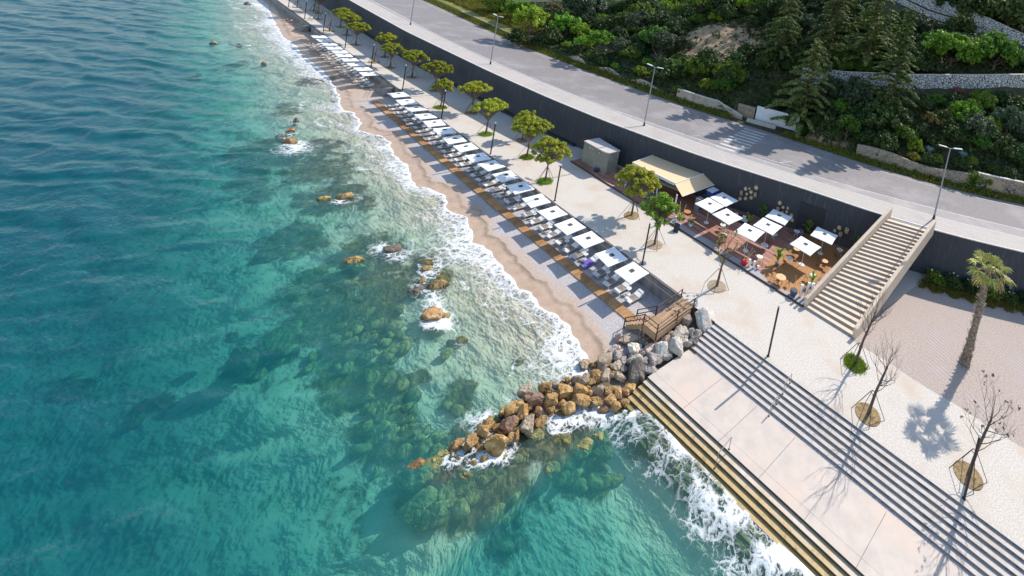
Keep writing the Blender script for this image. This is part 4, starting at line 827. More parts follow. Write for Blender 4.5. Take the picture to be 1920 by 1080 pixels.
polywall('roadside_rubble_wall', 'tall rubble stone wall with an ivy gap along the near stretch of road', [bo(x, 1.7) for x in (-8.6, -5, -1, 3, 6.3, 8.3)], lambda s_: 2.2 + .35 * math.sin(s_ * 8), M['rubble'], None, .5)
polywall('roadside_rubble_wall', 'warm rubble stone wall beyond the ivy gap at the bend of road', [bo(x, 1.8) for x in (9.3, 12, 16, 22, 30)], lambda s_: 2.9, M['rubble'], .1, .5)
mb = MB()
for i in range(3): mb.box((0, .35 * i, .09 + .17 * i), (5.6, .4, .18))
o = mb.build('gate_steps', M['step']); o.location = (-26.0, 38.1, ZR - .1); o.rotation_euler = (0, 0, .36); tag(o, 'three shallow stone steps from the road to the white wall', 'steps')
# dirt shoulder
mb = MB(); mb.add([(-127, 31.4, ZR + .0), (-100, 30.2, ZR + .0), (-93, 30.2, ZR + .0), (-93, 33.4, ZR + .96), (-103, 35, ZR + 1.0), (-127, 35.2, ZR + .96)], [(0, 1, 2, 3, 4, 5)])
# ================= beach parasols and sunbeds
SANDZ = -1.66
def make_parasol(name, label, group, s, top, tray, base, cat='parasol', sag=.22):
    t = thing(name, label, cat, group=group)
    mb = MB(); h = s / 2; v = .24; n_ = 4
    # canopy: four sagging panels round a square vent
    ring = []
    for (cx, cy) in ((-1, -1), (1, -1), (1, 1), (-1, 1)): ring.append((cx, cy))
    steps = 5
    for q in range(4):
        a, c_ = ring[q], ring[(q + 1) % 4]
        b0 = len(mb.v)
        for i in range(steps + 1):
            f = i / steps; r = v * .9 + (h - v * .9) * f
            for j in range(steps + 1):
                u = j / steps
                x = (a[0] + (c_[0] - a[0]) * u) * r; y = (a[1] + (c_[1] - a[1]) * u) * r
                e = 4 * u * (1 - u)
                k = 1 - .03 * f * e
                z = top - sag * f ** 1.15 - .05 * e * f * (1 - f) * 2 - .0
                mb.v.append((x * k, y * k, z))
        for i in range(steps):
            for j in range(steps):
                p = b0 + i * (steps + 1) + j; mb.f.append((p, p + 1, p + steps + 2, p + steps + 1))
        b1 = len(mb.v)   # hem
        for j in range(steps + 1):
            x, y, z = mb.v[b0 + steps * (steps + 1) + j]; mb.v.append((x, y, z)); mb.v.append((x * .995, y * .995, z - .09))
        for j in range(steps): p = b1 + 2 * j; mb.f.append((p, p + 2, p + 3, p + 1))
    mb.build('canopy', M['canvas'], t)
    mb = MB(); mb.box((0, 0, top + .02), (2 * v, 2 * v, .015)); mb.lathe([(.05, top + .03), (.03, top + .08), (.005, top + .1)], n=8); mb.build('vent', M['vent'], t)
    mb = MB(); mb.tube([(0, 0, 0), (0, 0, top + .02)], .028, 8); mb.build('pole', M['white'], t)
    mb = MB()
    for cx, cy in ring: mb.tube([(0, 0, top - .06), (cx * h * .96, cy * h * .96, top - sag - .02)], .012, 4)
    for cx, cy in ((1, 0), (0, 1), (-1, 0), (0, -1)): mb.tube([(0, 0, top - .06), (cx * h * .9, cy * h * .9, top - sag - .02)], .012, 4)
    mb.build('rib', M['white'], t)
    if tray: mb = MB(); mb.lathe([(.04, tray - .03), (.24, tray - .015), (.25, tray), (.25, tray + .02), (.03, tray + .02)], n=18); mb.build('tray', M['white'], t)
    mb = MB(); mb.lathe([(base, .0), (base, .05), (base * .8, .08), (.06, .1), (.045, .3)], n=20); mb.build('base', M['white'], t)
    return t
def make_bed():
    t = thing('sunbed', 'x', 'sunbed', group='sunbeds under the beach parasols')
    W, L_, H = .82, 1.92, .36       # foot at -y
    mb = MB()
    for s_ in (-1, 1): mb.box((s_ * (W / 2 - .02), -.02, H - .03), (.045, L_, .06))
    for y in (-L_ / 2 + .02, -.25, .25, L_ / 2 - .05): mb.box((0, y, H - .035), (W - .08, .045, .045))
    mb.build('frame', M['bedframe'], t)
    for sx_ in (-1, 1):
        for sy in (-1, 1):
            mb = MB(); mb.box((sx_ * (W / 2 - .03), sy * (L_ / 2 - .22), (H - .06) / 2), (.05, .05, H - .06)); mb.build('leg', M['bedframe'], t)
    mb = MB(); mb.box((0, -L_ / 2 + .21, H + .015), (W - .02, .40, .05)); mb.build('foot_pad', M['cushion'], t)
    mb = MB(); mb.box((0, -.17, H + .002), (W - .1, .74, .03)); mb.build('sling', M['taupe'], t)
    R_ = Matrix.Rotation(math.radians(17), 3, 'X')
    mb = MB(); mb.box((0, .56, H + .125), (W - .06, .74, .05), m=R_); mb.build('backrest', M['cushion'], t)
    mb = MB(); mb.box((0, .80, H + .235), (W - .14, .24, .07), m=R_); mb.build('headrest', M['cushion'], t)
    return t
PX = [-14.77, -18.01, -21.71, -24.86, -28.23, -31.65, -35.4, -38.92, -42.43, -45.57, -49.23, -52.61, -55.94, -59.63, -62.94, -66.38, -70.1, -73.9]
PY = [-2.36, -2.42, -2.34, -2.5, -2.45, -2.32, -2.2, -2.28, -2.37, -2.48, -2.37, -2.46, -2.5, -2.33, -2.3, -2.35, -2.38, -2.25]
FX = [-87.3, -90.7, -94.1, -97.6, -101.0, -104.0, -107.3, -110.8, -114.4, -117.8]
rb = random.Random(11)
P0 = make_parasol('beach_parasol', 'x', 'white parasols along the beach wall', 2.42, 2.50, .62, .26, sag=.15)
B0 = make_bed(); first = True; fb = True
def place_bed(x, y, rz, label):
    global fb
    if fb: o = B0; o.location = (x, y, SANDZ); o.rotation_euler = (0, 0, rz); o['label'] = label; fb = False
    else: o = dup(B0, (x, y, SANDZ), rz, label)
    return o
for i, x in enumerate(PX):
    lab = 'white square beach parasol, %s from the timber ramp along the beach wall' % nth(i + 1)
    rz = rb.uniform(-.1, .1)
    if first: o = P0; o.location = (x, PY[i], SANDZ); o.rotation_euler = (0, 0, rz); o['label'] = lab; first = False
    else: o = dup(P0, (x, PY[i], SANDZ), rz, lab)
    o.scale = (1, 1, rb.uniform(.97, 1.04)); o.rotation_euler = (rb.uniform(-.035, .035), rb.uniform(-.035, .035), rz)
    for dx, w_ in ((.98, 'ramp'), (-.78, 'far')):
        b_ = place_bed(x + dx + rb.uniform(-.06, .06), -2.5 + rb.uniform(-.12, .1), rb.uniform(-.05, .05), 'pale sunbed on the %s side of the %s parasol from the timber ramp' % (w_, nth(i + 1)))
for i, x in enumerate(FX):
    o = dup(P0, (x, -2.45 + rb.uniform(-.1, .1), SANDZ), rb.uniform(-.05, .05), 'white beach parasol of the farther row, %s beyond the grey beach stairs' % nth(i + 1))
    for dx, w_ in ((.95, 'stairs'), (-.8, 'far')):
        place_bed(x + dx, -2.75 + rb.uniform(-.1, .1), rb.uniform(-.04, .04), 'pale sunbed, on the %s side of the %s parasol in the farther row' % (w_, nth(i + 1)))
# towel, bag and folded sunshade by the third parasol
mb = MB(); mb.box((0, 0, .42), (.86, 1.25, .025)); mb.box((-.44, 0, .24), (.02, 1.25, .38)); mb.box((.44, 0, .24), (.02, 1.25, .38))
o = mb.build('beach_towel', M['purple']); o.location = (-20.73, -2.85, SANDZ); tag(o, 'purple towel hanging over the sides of a sunbed near the ramp', 'towel')
mb = MB(); mb.lathe([(.12, 0), (.2, .05), (.21, .25), (.14, .38), (.03, .42)], n=12, sx=1, sy=.7); mb.tube([(-.1, 0, .38), (-.06, 0, .5), (.06, 0, .5), (.1, 0, .38)], .02)
o = mb.build('beach_bag', M['charcoal'], smooth=True); o.location = (-18.55, -1.75, SANDZ + .58); tag(o, 'small dark bag lying on the head end of a sunbed', 'bag')
mb = MB(); mb.tube([(0, 0, 0), (.1, .05, .5), (.2, .1, 1.2), (.26, .12, 1.75)], [.02, .10, .07, .015], 8); o = mb.build('folded_sunshade', mat('teal canvas', (.10, .22, .24), (.07, .16, .18)), smooth=True); o.location = (-19.75, -1.55, SANDZ); tag(o, 'folded teal sunshade leaning by the purple towel', 'sunshade')

# ================= slim promenade light posts
t = thing('light_post', 'x', 'light post', group='slim dark light posts along the promenade')
mb = MB(); mb.tube([(0, 0, 0), (0, 0, 4.5)], .085, 10); mb.build('post', M['black_pole'], t)
mb = MB(); mb.tube([(0, 0, 4.5), (0, 0, 4.72)], .075, 10); mb.build('lamp_cap', M['lamp_white'], t)
mb = MB(); mb.lathe([(.14, 0), (.14, .02), (.1, .03)], n=12); mb.build('base_plate', M['black_pole'], t)
for k in range(-2, 12):
    x = -15.7 * k; n_ = k + 3
    if k in (-2,): continue
    lab = 'slim dark light post, %s along the promenade edge counting from the terrace' % nth(k + 2)
    if k == -1: t.location = (15.6, 0, 0); t['label'] = lab
    else: dup(t, (x, 0, 0), 0, lab)
# ================= twin-headed street lamps
t = thing('street_lamp', 'x', 'street lamp', group='twin headed street lamps on the sidewalk')
mb = MB(); mb.tube([(0, 0, 0), (0, 0, 9.55)], [.115, .06], 10); mb.build('pole', M['grey_steel'], t)
mb = MB(); mb.lathe([(.2, 0), (.2, .03), (.15, .05), (.14, .5)], n=12); mb.build('base', M['charcoal'], t)
mb = MB(); mb.tube([(-.55, 0, 9.6), (0, 0, 9.5), (.55, 0, 9.6)], .045, 6); mb.build('bracket', M['grey_steel'], t)
for s_ in (-1, 1):
    mb = MB(); mb.box((s_ * 1.0, 0, 9.66), (1.05, .30, .09), m=Matrix.Rotation(-s_ * .08, 3, 'Y')); mb.build('lamp_head', M['lamp_white'], t)
LPOS = [(6.6, 29.15), (-34.95, 17.0), (-73.1, 12.1), (-109.2, 11.4), (-146, 11.7)]
for i, (x, y) in enumerate(LPOS):
    a = math.atan2(float(kerb_y(x + 1)) - float(kerb_y(x - 1)), 2) + (.0 if i else .2)
    lab = 'grey twin headed street lamp, %s along the sidewalk counting from the street stairs' % nth(i + 1)
    if i == 0: t.location = (x, y, ZR); t.rotation_euler = (0, 0, a); t['label'] = lab
    else: dup(t, (x, y, ZR), a, lab)

# ================= cafe terrace
DZ = .15
T = thing('cafe_deck', 'red brown and orange timber cafe deck beside the street stairs', 'deck')
def wy(x, o=0.): return float(wall_y(x)) - o
xs_ = list(np.arange(-33.4, -6.4, 1.5)) + [-6.4]
poly = [(-39.6, 8.05), (-6.4, 8.05)] + [(-5.9, 8.9), (-6.6, 10.2), (-6.9, 12.4), (-6.6, 16), (-6.8, 20.)] + [(-6.9, wy(-6.9, .02))] + [(x, wy(x, .02)) for x in np.arange(-8, -33, -2.)] + [(-33.4, wy(-33.4, .02)), (-33.4, 12.8), (-39.6, 12.4)]
mb = MB(); mb.prism(poly, -.1, DZ); mb.build('red_decking', M['deck_red'], T)
poly = [(-6.4, 8.05), (-.66, 8.05)] + [(-.5 + .13 * i, 8.1 + .75 * i) for i in range(1, 19)] + [(1.85, wy(1.85, .03)), (-3, wy(-3, .02)), (-6.9, wy(-6.9, .02)), (-6.8, 20.), (-6.6, 16), (-6.9, 12.4), (-6.6, 10.2), (-5.9, 8.9)]
mb = MB(); mb.prism(poly, -.1, DZ + .001); mb.build('orange_decking', M['deck_orange'], T)
mb = MB(); mb.prism([(-39.7, 7.97), (-.6, 7.97), (-.6, 8.06), (-39.7, 8.06)], -.05, DZ + .03); mb.build('fascia', M['fascia'], T)
kp = [(-20.4, 8.06)] + [(-20.4 + .7 * i, 8.06 + .95 + .12 * math.sin(i * .8)) for i in range(1, 19)] + [(-7.2, 9.3), (-6.4, 8.9), (-5.2, 8.45), (-3.6, 8.35), (-2.3, 8.9), (-.75, 9.5), (-.66, 8.06)]
mb = MB(); mb.prism(kp, DZ - .01, DZ + .014); mb.build('paved_margin', M['terrazzo'], T)

RP = [(-3.45, 18.35, .12), (-4.0, 14.2, -.04), (-9.8, 11.0, .11), (-9.1, 14.05, .07), (-9.35, 17.25, .13), (-16.55, 11.85, 0), (-13.5, 11.6, -.08), (-16.4, 14.75, -.03)]
RLAB = ['nearest the dark wall by the street stairs', 'over the orange deck', 'behind the red pot by a bare young tree', 'between two others in the middle of the cafe deck', 'against the wall in the middle of the cafe deck',
        'by the awning on the promenade side', 'with dark specks near its corner, beside the awning pair', 'by the awning on the wall side']
C0 = make_parasol('cafe_parasol', 'x', 'white square parasols over the cafe deck', 2.72, 2.55, 0, .34, sag=.17)
for i, (x, y, rz) in enumerate(RP):
    lab = 'white square cafe parasol ' + RLAB[i]
    if i == 0: C0.location = (x, y, DZ); C0.rotation_euler = (0, 0, rz); C0['label'] = lab
    else: dup(C0, (x, y, DZ), rz, lab)
def make_table(name, label, r, h, top, legm):
    t = thing(name, label, 'table')
    mb = MB(); mb.lathe([(r * .96, h - .025), (r, h - .012), (r, h), (0.035, h + .001)], n=26); mb.build('tabletop', top, t)
    mb = MB(); mb.lathe([(.03, h + .002), (.03, h + .008), (.012, h + .009)], n=10); mb.build('centre_cap', M['charcoal'], t)
    for k in range(4):
        a = PI / 4 + k * PI / 2; mb = MB(); mb.tube([(.1 * math.cos(a), .1 * math.sin(a), h - .03), (r * .72 * math.cos(a), r * .72 * math.sin(a), 0)], .016, 6); mb.build('leg', legm, t)
    return t
def make_chair():
    t = thing('bistro_chair', 'x', 'chair', group='rattan bistro chairs round the cafe tables')
    mb = MB(); mb.lathe([(.21, .43), (.22, .445), (.21, .46)], n=16); mb.build('seat', M['rattan'], t)
    mb = MB(); pts = [(.22 * math.cos(a), .2 * math.sin(a) + .03, .46 + .36 * max(0, math.sin(a)) ** .6) for a in np.linspace(-.1, PI + .1, 11)]
    mb.tube(pts, .016, 6); mb.tube([(p[0] * .9, p[1] * .9 + .03, .46 + (p[2] - .46) * .62) for p in pts], .012, 5); mb.build('backrest', M['wood_dark'], t)
    for sx_ in (-1, 1):
        for sy in (-1, 1): mb = MB(); mb.tube([(sx_ * .14, sy * .14, .43), (sx_ * .2, sy * .2, 0)], .013, 5); mb.build('leg', M['wood_dark'], t)
    return t
CH = make_chair(); fc = True
TB = [(-8.42, 12.75, .46, 'grey', 'round grey table at the foot of the red deck middle parasol'), (-7.55, 10.3, .36, 'white', 'small white round table beside the red pot'),
      (-5.1, 13.0, .36, 'white', 'white round table beside the tall leafy plant'), (-2.0, 16.05, .40, 'wood', 'wooden round table on orange deck near the street stairs'),
      (-4.05, 9.1, .55, 'wood', 'largest round wooden table at the rounded deck edge'), (-1.75, 12.3, .38, 'white', 'white table half hidden by a plant against the stair parapet'),
      (-1.7, 20.0, .40, 'grey', 'grey round table in the corner by the stair parapet'), (-5.4, 15.4, .40, 'wood', 'wooden table tucked under the parasol over the orange deck'),
      (-7.3, 19.1, .42, 'grey', 'pale round table with dark chair below the wall logs'), (-8.9, 15.7, .38, 'grey', 'grey table under the middle row of cafe parasols'),
      (-18.95, 10.7, .46, 'owood', 'orange wooden table below the awning pole'), (-14.2, 12.1, .36, 'white', 'white round table under the parasol with dark specks'), (-12.8, 10.25, .33, 'white', 'small white table behind the leafy young tree')]
TS = ['grey table at the red deck middle parasol', 'small white table beside the red pot', 'white table beside the tall leafy plant', 'wooden table near the street stairs', 'largest wooden table at the rounded deck edge', 'white table half hidden by the parapet plant', 'grey table in the stair corner', 'wooden table under the orange deck parasol', 'pale table below the wall logs', 'grey table under the middle parasols', 'orange table below the awning pole', 'white table under the specked parasol', 'small white table behind the young tree']
TM = {'grey': M['lamp_white'], 'white': M['white'], 'wood': M['table_wood'], 'owood': M['orange_pot']}
rb = random.Random(5); ci = 0
for (x, y, r, k, lab) in TB:
    t = make_table('cafe_table', lab, r, .75, TM[k], M['white'] if k in ('white', 'grey') else M['wood_dark']); t.location = (x, y, DZ + .016); t.rotation_euler = (0, 0, rb.uniform(0, 1)); t['group'] = 'round cafe tables on the deck'
    n_ = 4 if r > .5 else (3 if k in ('wood', 'owood') else 2); a0 = rb.uniform(0, 6.28)
    for q in range(n_):
        a = a0 + q * 2 * PI / n_ + rb.uniform(-.25, .25); rr_ = r + .30
        cx, cy = x + rr_ * math.cos(a), y + rr_ * math.sin(a)
        dn = ('seaward' if math.sin(a) < -.5 else 'wall') if abs(math.sin(a)) > .5 else ('stair' if math.cos(a) > 0 else 'awning')
        cl = 'rattan bistro chair, %s round the %s' % (nth(q + 1), TS[TB.index((x, y, r, k, lab))])
        if fc: o = CH; o.location = (cx, cy, DZ + .016); o.rotation_euler = (0, 0, a - PI / 2); o['label'] = cl; fc = False
        else: o = dup(CH, (cx, cy, DZ + .016), a - PI / 2, cl)
# dark armchair at the pale table under the logs
t = thing('tub_chair', 'grey tub armchair at the pale round table below the wall logs', 'armchair', (-7.05, 19.75, DZ), 2.9)
mb = MB(); mb.lathe([(.3, .12), (.33, .3), (.33, .42)], n=18); mb.build('seat', M['grey_paint'], t)
mb = MB(); mb.lathe([(.34, .2), (.36, .5), (.37, .78), (.33, .78), (.31, .43)], n=22, sx=1, sy=.9); o = mb.build('backrest', M['grey_paint'], t, True); o.location = (0, -.06, 0)
for k in range(4): mb = MB(); a = k * PI / 2 + .8; mb.tube([(.2 * math.cos(a), .2 * math.sin(a), .13), (.28 * math.cos(a), .28 * math.sin(a), 0)], .015); mb.build('leg', M['wood_dark'], t)
# timber pallet bench strip lit pink and lounge cushions by the wall
t = thing('lounge_sofa', 'low dark lounge sofa with pale lilac cushions against the wall under the logs', 'sofa', (-14.1, 15.9, DZ), .33)
mb = MB(); mb.box((0, 0, .2), (2.4, .85, .3)); mb.box((0, .42, .45), (2.4, .14, .6)); mb.build('frame', M['charcoal'], t)
for k in (-.75, 0, .75): mb = MB(); mb.box((k, -.03, .41), (.7, .7, .12)); mb.build('cushion', M['cushion'], t)
for k, dx in enumerate((-.6, .5)): mb = MB(); mb.box((dx, .25, .62), (.45, .12, .38), m=Matrix.Rotation(.3, 3, 'X')); mb.build('pillow', M['lamp_white'], t)
# posts
def white_post(x, y, h, r, lab, m_='white', lean=(0, 0), cat='post'):
    t = thing('round_post', lab, cat, (x, y, DZ))
    mb = MB(); mb.tube([(0, 0, 0), (lean[0], lean[1], h)], r, 14); mb.build('shaft', M[m_], t)
    mb = MB(); mb.lathe([(r * 1.08, 0), (r * 1.08, .06), (r, .1)], n=16); mb.build('base', M['grey_paint'], t)
white_post(-7.9, 8.78, .85, .13, 'stubby white round post next to the red pot'); white_post(-7.35, 8.9, .9, .13, 'stubby white round post, middle of the three by the red pot'); white_post(-6.95, 9.2, .45, .13, 'shortest white round post at the deck edge by the red pot')
white_post(-1.5, 8.9, 1.4, .13, 'white round post with pale top behind the dark planter'); white_post(-1.02, 9.2, 1.8, .13, 'tall grey white post, first of the pair beside the stair parapet', 'lamp_white', (.08, 0)); white_post(-.66, 9.45, 1.8, .13, 'tall grey white post touching the stair parapet', 'lamp_white', (.12, .05))
white_post(-19.2, 8.95, .55, .1, 'short white stub beside the awning pole'); white_post(-29.95, 8.75, 1.55, .1, 'white round post by the hut end of the deck'); white_post(-29.6, 9.1, .5, .12, 'short white round post by the hut end of the deck')
# dark planter bag, red pot with canes
t = thing('planter', 'dark slate planter on the pavement strip beside white posts', 'planter', (-2.15, 8.6, DZ))
mb = MB(); mb.lathe([(.25, 0), (.36, .25), (.40, .55), (.36, .62), (.30, .6)], n=20); mb.build('pot', mat('slate', (.09, .10, .14), (.06, .07, .10)), t, True)
mb = MB(); mb.tube([(.05, 0, .5), (-.15, .1, 2.1)], .025); mb.build('cane', M['bamboo'], t)
t = thing('red_planter', 'glossy red round pot holding tall canes at the deck edge', 'planter', (-8.45, 8.6, DZ))
mb = MB(); mb.lathe([(.24, 0), (.36, .2), (.38, .42), (.30, .58), (.26, .56), (.02, .5)], n=24); mb.build('pot', M['red'], t, True)
for dx, dy in ((-.55, .25), (.75, .4), (.3, .8)):
    mb = MB(); mb.tube([(0, 0, .4), (dx, dy, 1.9)], .03); mb.build('cane', M['bamboo'], t)
for i, (x, y, lean) in enumerate(((-19.3, 9.7, (-.6, .4)), (-18.9, 9.6, (.0, .5)))):
    mb = MB(); mb.tube([(0, 0, 0), (lean[0], lean[1], 1.9)], .04); o = mb.build('bamboo_cane', M['bamboo']); o.location = (x, y, DZ); tag(o, ('leaning' if i == 0 else 'upright') + ' yellow bamboo cane standing by the awning pole', 'cane')
# easel board
t = thing('easel_board', 'black A-frame board standing on the paving at the deck edge', 'sign', (-17.75, 7.5, 0), .5)
for s_ in (-1, 1): mb = MB(); mb.box((0, s_ * .2, .5), (.62, .03, 1.05), m=Matrix.Rotation(s_ * .38, 3, 'X')); mb.build('panel', M['charcoal'], t)
# coolers
for i, (y, m_, lab) in enumerate(((13.3, 'grey_steel', 'grey glass fronted cooler nearest the promenade beside the awning'), (14.5, 'charcoal', 'dark cooler in the middle of the three beside the awning'), (15.7, 'grey_steel', 'grey cooler carrying the blue box beside the awning'))):
    t = thing('drinks_cooler', lab, 'cooler', (-19.2, y, DZ), .03)
    mb = MB(); mb.box((0, 0, .85), (.75, .85, 1.7)); mb.build('cabinet', M[m_], t)
    mb = MB(); mb.box((.383, 0, .92), (.02, .72, 1.4)); mb.build('door', M['vent'], t)
    mb = MB(); mb.tube([(.41, .3, .6), (.41, .3, 1.3)], .015); mb.build('handle', M['steel'], t)
t = thing('cool_box', 'bright blue box with pale lid on top of a cooler', 'box', (-19.15, 15.9, DZ + 1.702))
mb = MB(); mb.box((0, 0, .2), (1.0, 1.5, .4)); mb.build('body', M['blue'], t)
mb = MB(); mb.box((0, 0, .43), (1.04, 1.54, .06)); mb.build('lid', M['lamp_white'], t)
# awning
t = thing('awning', 'large tan canvas awning on white poles against the dark wall', 'awning')
def cloth(p, nx=8, ny=8, sag=.045):
    mb = MB(); A, B_, C_, D_ = [Vector(q) for q in p]
    for i in range(nx + 1):
        for j in range(ny + 1):
            u, v = i / nx, j / ny; q = A.lerp(B_, u).lerp(D_.lerp(C_, u), v); mb.v.append((q.x, q.y, q.z - sag * 16 * u * (1 - u) * v * (1 - v)))
    for i in range(nx):
        for j in range(ny): a = i * (ny + 1) + j; mb.f.append((a, a + 1, a + ny + 2, a + ny + 1))
    return mb
FL, BL, BR, FR = (-29.75, 10.55, 3.2), (-29.8, 15.1, 3.45), (-21.5, 17.25, 3.45), (-22.15, 11.1, 3.2)
BR2, FR2 = (-19.75, 17.3, 2.45), (-20.35, 10.9, 2.25)
cloth((FL, FR, BR, BL)).build('roof_cloth', M['tan_fabric'], t, True); cloth((FR, FR2, BR2, BR), sag=.05).build('end_flap', M['tan_fabric'], t, True)
mb = MB()
for a, c_ in ((FL, FR), (FR, BR), (BR, BL), (BL, FL)): mb.tube([(a[0], a[1], a[2] + .04), (c_[0], c_[1], c_[2] + .04)], .06, 6)
mb.tube([FR2, BR2], .04, 6); mb.build('frame', M['white'], t)
mb = MB(); mb.add([FL, FR, (FR[0], FR[1] - .02, FR[2] - .28), (FL[0], FL[1] - .02, FL[2] - .28)], [(0, 1, 2, 3)]); mb.build('valance', M['cushion'], t)
for p in ((-19.67, 8.85, 3.4), (-29.2, 9.3, 3.1), (-24.5, 10.8, 3.1)):
    mb = MB(); q = (p[0] - .3 if p[0] > -22 else p[0] - .3, p[1] + (1.0 if p[0] > -22 or p[0] < -28 else 0), p[2])
    mb.tube([(p[0], p[1], DZ), (p[0], p[1], p[2]) if p[0] > -22 else q], .09, 10); mb.build('pole', M['white'], t)
# bar counter and grey rattan chair under the awning
t = thing('bar_counter', 'grey bar counter in the shade under the awning', 'bar', (-25.6, 13.2, DZ), .2)
mb = MB(); mb.box((0, 0, .52), (5.0, .6, 1.04)); mb.build('front', M['wood_dark'], t)
mb = MB(); mb.box((0, 0, 1.07), (5.2, .75, .06)); mb.build('worktop', M['lamp_white'], t)
t = thing('wicker_lounger', 'grey wicker lounge chair under the front edge of the awning', 'lounge chair', (-25.2, 10.0, DZ), .4)
mb = MB(); mb.lathe([(.4, .05), (.62, .25), (.68, .5), (.5, .42), (.05, .36)], n=22, sx=1.5); mb.build('shell', M['grey_steel'], t, True)
mb = MB(); mb.box((0, 0, .48), (1.0, .6, .12)); mb.build('cushion', M['grey_paint'], t)
t = thing('round_pouffe', 'orange round pot standing at the deck edge under young leaves', 'pot', (-22.7, 9.2, DZ))
mb = MB(); mb.lathe([(.3, 0), (.42, .3), (.4, .62), (.34, .62)], n=22); mb.build('body', M['orange_pot'], t, True)
# hut
t = thing('service_hut', 'olive grey service hut with flat pale roof by the dark wall', 'hut')
hp = [(-38.9, 9.3), (-34.35, 9.4), (-33.75, 9.75), (-33.7, 11.6), (-38.9, 11.9)]
mb = MB(); mb.prism(hp, DZ - .02, 3.15); mb.build('wall', M['hut'], t)
mb = MB(); mb.prism([(x + (.06 if x > -36 else -.06), y + (.06 if y > 10.5 else -.06)) for x, y in hp], 3.1502, 3.28); mb.build('roof', M['hut_roof'], t)
mb = MB()
for x in (-37.4, -36.8, -35.3): mb.lathe([(.07, 0), (.07, .06)], (0, 0, 0), 10)
for x in (-37.4, -36.85, -35.3): mb.box((x, 9.28, 2.75), (.14, .06, .14))
mb.build('wall_lamp', M['lamp_white'], t)
t = thing('outdoor_drum', 'small dark drum with blue rim at the foot of the hut', 'drum', (-35.0, 9.0, DZ))
mb = MB(); mb.lathe([(.28, 0), (.34, .15), (.32, .42)], n=20); mb.build('body', M['charcoal'], t, True)
mb = MB(); mb.lathe([(.33, .42), (.33, .46), (.2, .46), (.2, .43)], n=20); mb.build('rim', M['blue'], t)
# log slices and wicker baskets on the wall
sl = mat('cut log face', (.62, .46, .30), (.46, .32, .19), scale=9., c3=(.36, .25, .15), s3=5.)
for i, (x, z, r) in enumerate(WALL_LOGS):
    a = math.atan2(float(wall_y(x + .5)) - float(wall_y(x - .5)), 1.)
    cyl = i in (3, 6, 11, 20, 21)
    grp = 'awning group' if i < 10 else ('middle group' if i < 18 else 'stair group')
    k = i + 1 if i < 10 else (i - 9 if i < 18 else i - 17)
    nm = 'wicker_basket' if cyl else 'log_slice'
    t = thing(nm, ('hanging pale wicker basket, ' if cyl else 'round pale log slice on the dark wall, ') + '%s piece of the %s' % (nth(k), grp), 'basket' if cyl else 'log slice', (x, wy(x, .01), z), a, 'log slices and baskets on the dark wall')
    mb = MB()
    L_ = .55 if cyl else .16
    Rm = Matrix.Rotation(PI / 2 if not cyl else .5, 3, 'X')
    n_ = 18; b0 = 0
    prof = [(r, 0), (r, L_), (r * .55, L_ + .001), (r * .5, L_ - .02 if cyl else L_ + .012)]
    m2 = MB(); m2.lathe(prof, n=n_)
    m2.v = [tuple(Rm @ Vector(v)) for v in m2.v]
    if cyl: m2.v = [(v[0], v[1] - .25, v[2] - .2) for v in m2.v]
    m2.build('body', M['wicker'] if cyl else sl, t)
    m2 = MB(); m2.lathe([(r * .32, L_ + .004), (r * .32, L_ + .02), (.01, L_ + .02)], n=14); m2.v = [tuple(Rm @ Vector(v)) for v in m2.v]
    if cyl: m2.v = [(v[0], v[1] - .25, v[2] - .2) for v in m2.v]
    m2.build('hollow_shade_disc' if cyl else 'heartwood', M['charcoal'] if cyl else M['cushion'], t)  # on baskets a charcoal disc paints the shade of the inside

# ================= boulders
def rock_mesh(seed, sub=4):
    import bmesh
    bm = bmesh.new(); bmesh.ops.create_icosphere(bm, subdivisions=sub, radius=1.)
    r = np.random.RandomState(seed); V = np.array([v.co[:] for v in bm.verts])
    nrm = r.normal(size=(15, 3)); nrm /= np.linalg.norm(nrm, axis=1)[:, None]; dist = r.uniform(.58, 1.0, 15)
    nz_ = r.uniform(0, 50)
    D_ = V / np.linalg.norm(V, axis=1)[:, None]
    C_ = D_ @ nrm.T
    q = np.where(C_ > .05, dist[None] / np.maximum(C_, .05), 9).min(1); q = np.minimum(q, 1.2)
    x_, y_ = D_[:, 0] + .37 * D_[:, 2] + nz_, D_[:, 1] - .61 * D_[:, 2]
    q = q * (1 + .30 * (fbm(x_ * 1.7, y_ * 1.7, seed, 3) - .5)) * (1 + .16 * (fbm(x_ * 5, y_ * 5 + D_[:, 2] * 3, seed + 5, 3) - .5)) * (1 - .12 * sstep(.6, .75, fbm(x_ * 3.2, y_ * 3.2 + D_[:, 2], seed + 9, 2)))
    for v, d_, k_ in zip(bm.verts, D_, q): v.co = Vector(d_ * k_)
    me = bpy.data.meshes.new('boulder'); bm.to_mesh(me); bm.free(); me.materials.append(RM['b'])
    me.polygons.foreach_set('use_smooth', [True] * len(me.polygons))
    try: me.set_sharp_from_angle(angle=math.radians(24))
    except Exception: pass
    return me
ROCKS = [rock_mesh(s_) for s_ in range(14)]
KN = {'b': 'wet golden brown', 'p': 'purple brown', 'y': 'yellow ochre', 'o': 'orange brown', 't': 'tan', 'g': 'grey', 'k': 'pinkish', 'c': 'cream coloured', 'w': 'pale white grey', 'd': 'dark grey brown', 's': 'mossy half sunken'}
rr_ = random.Random(21)
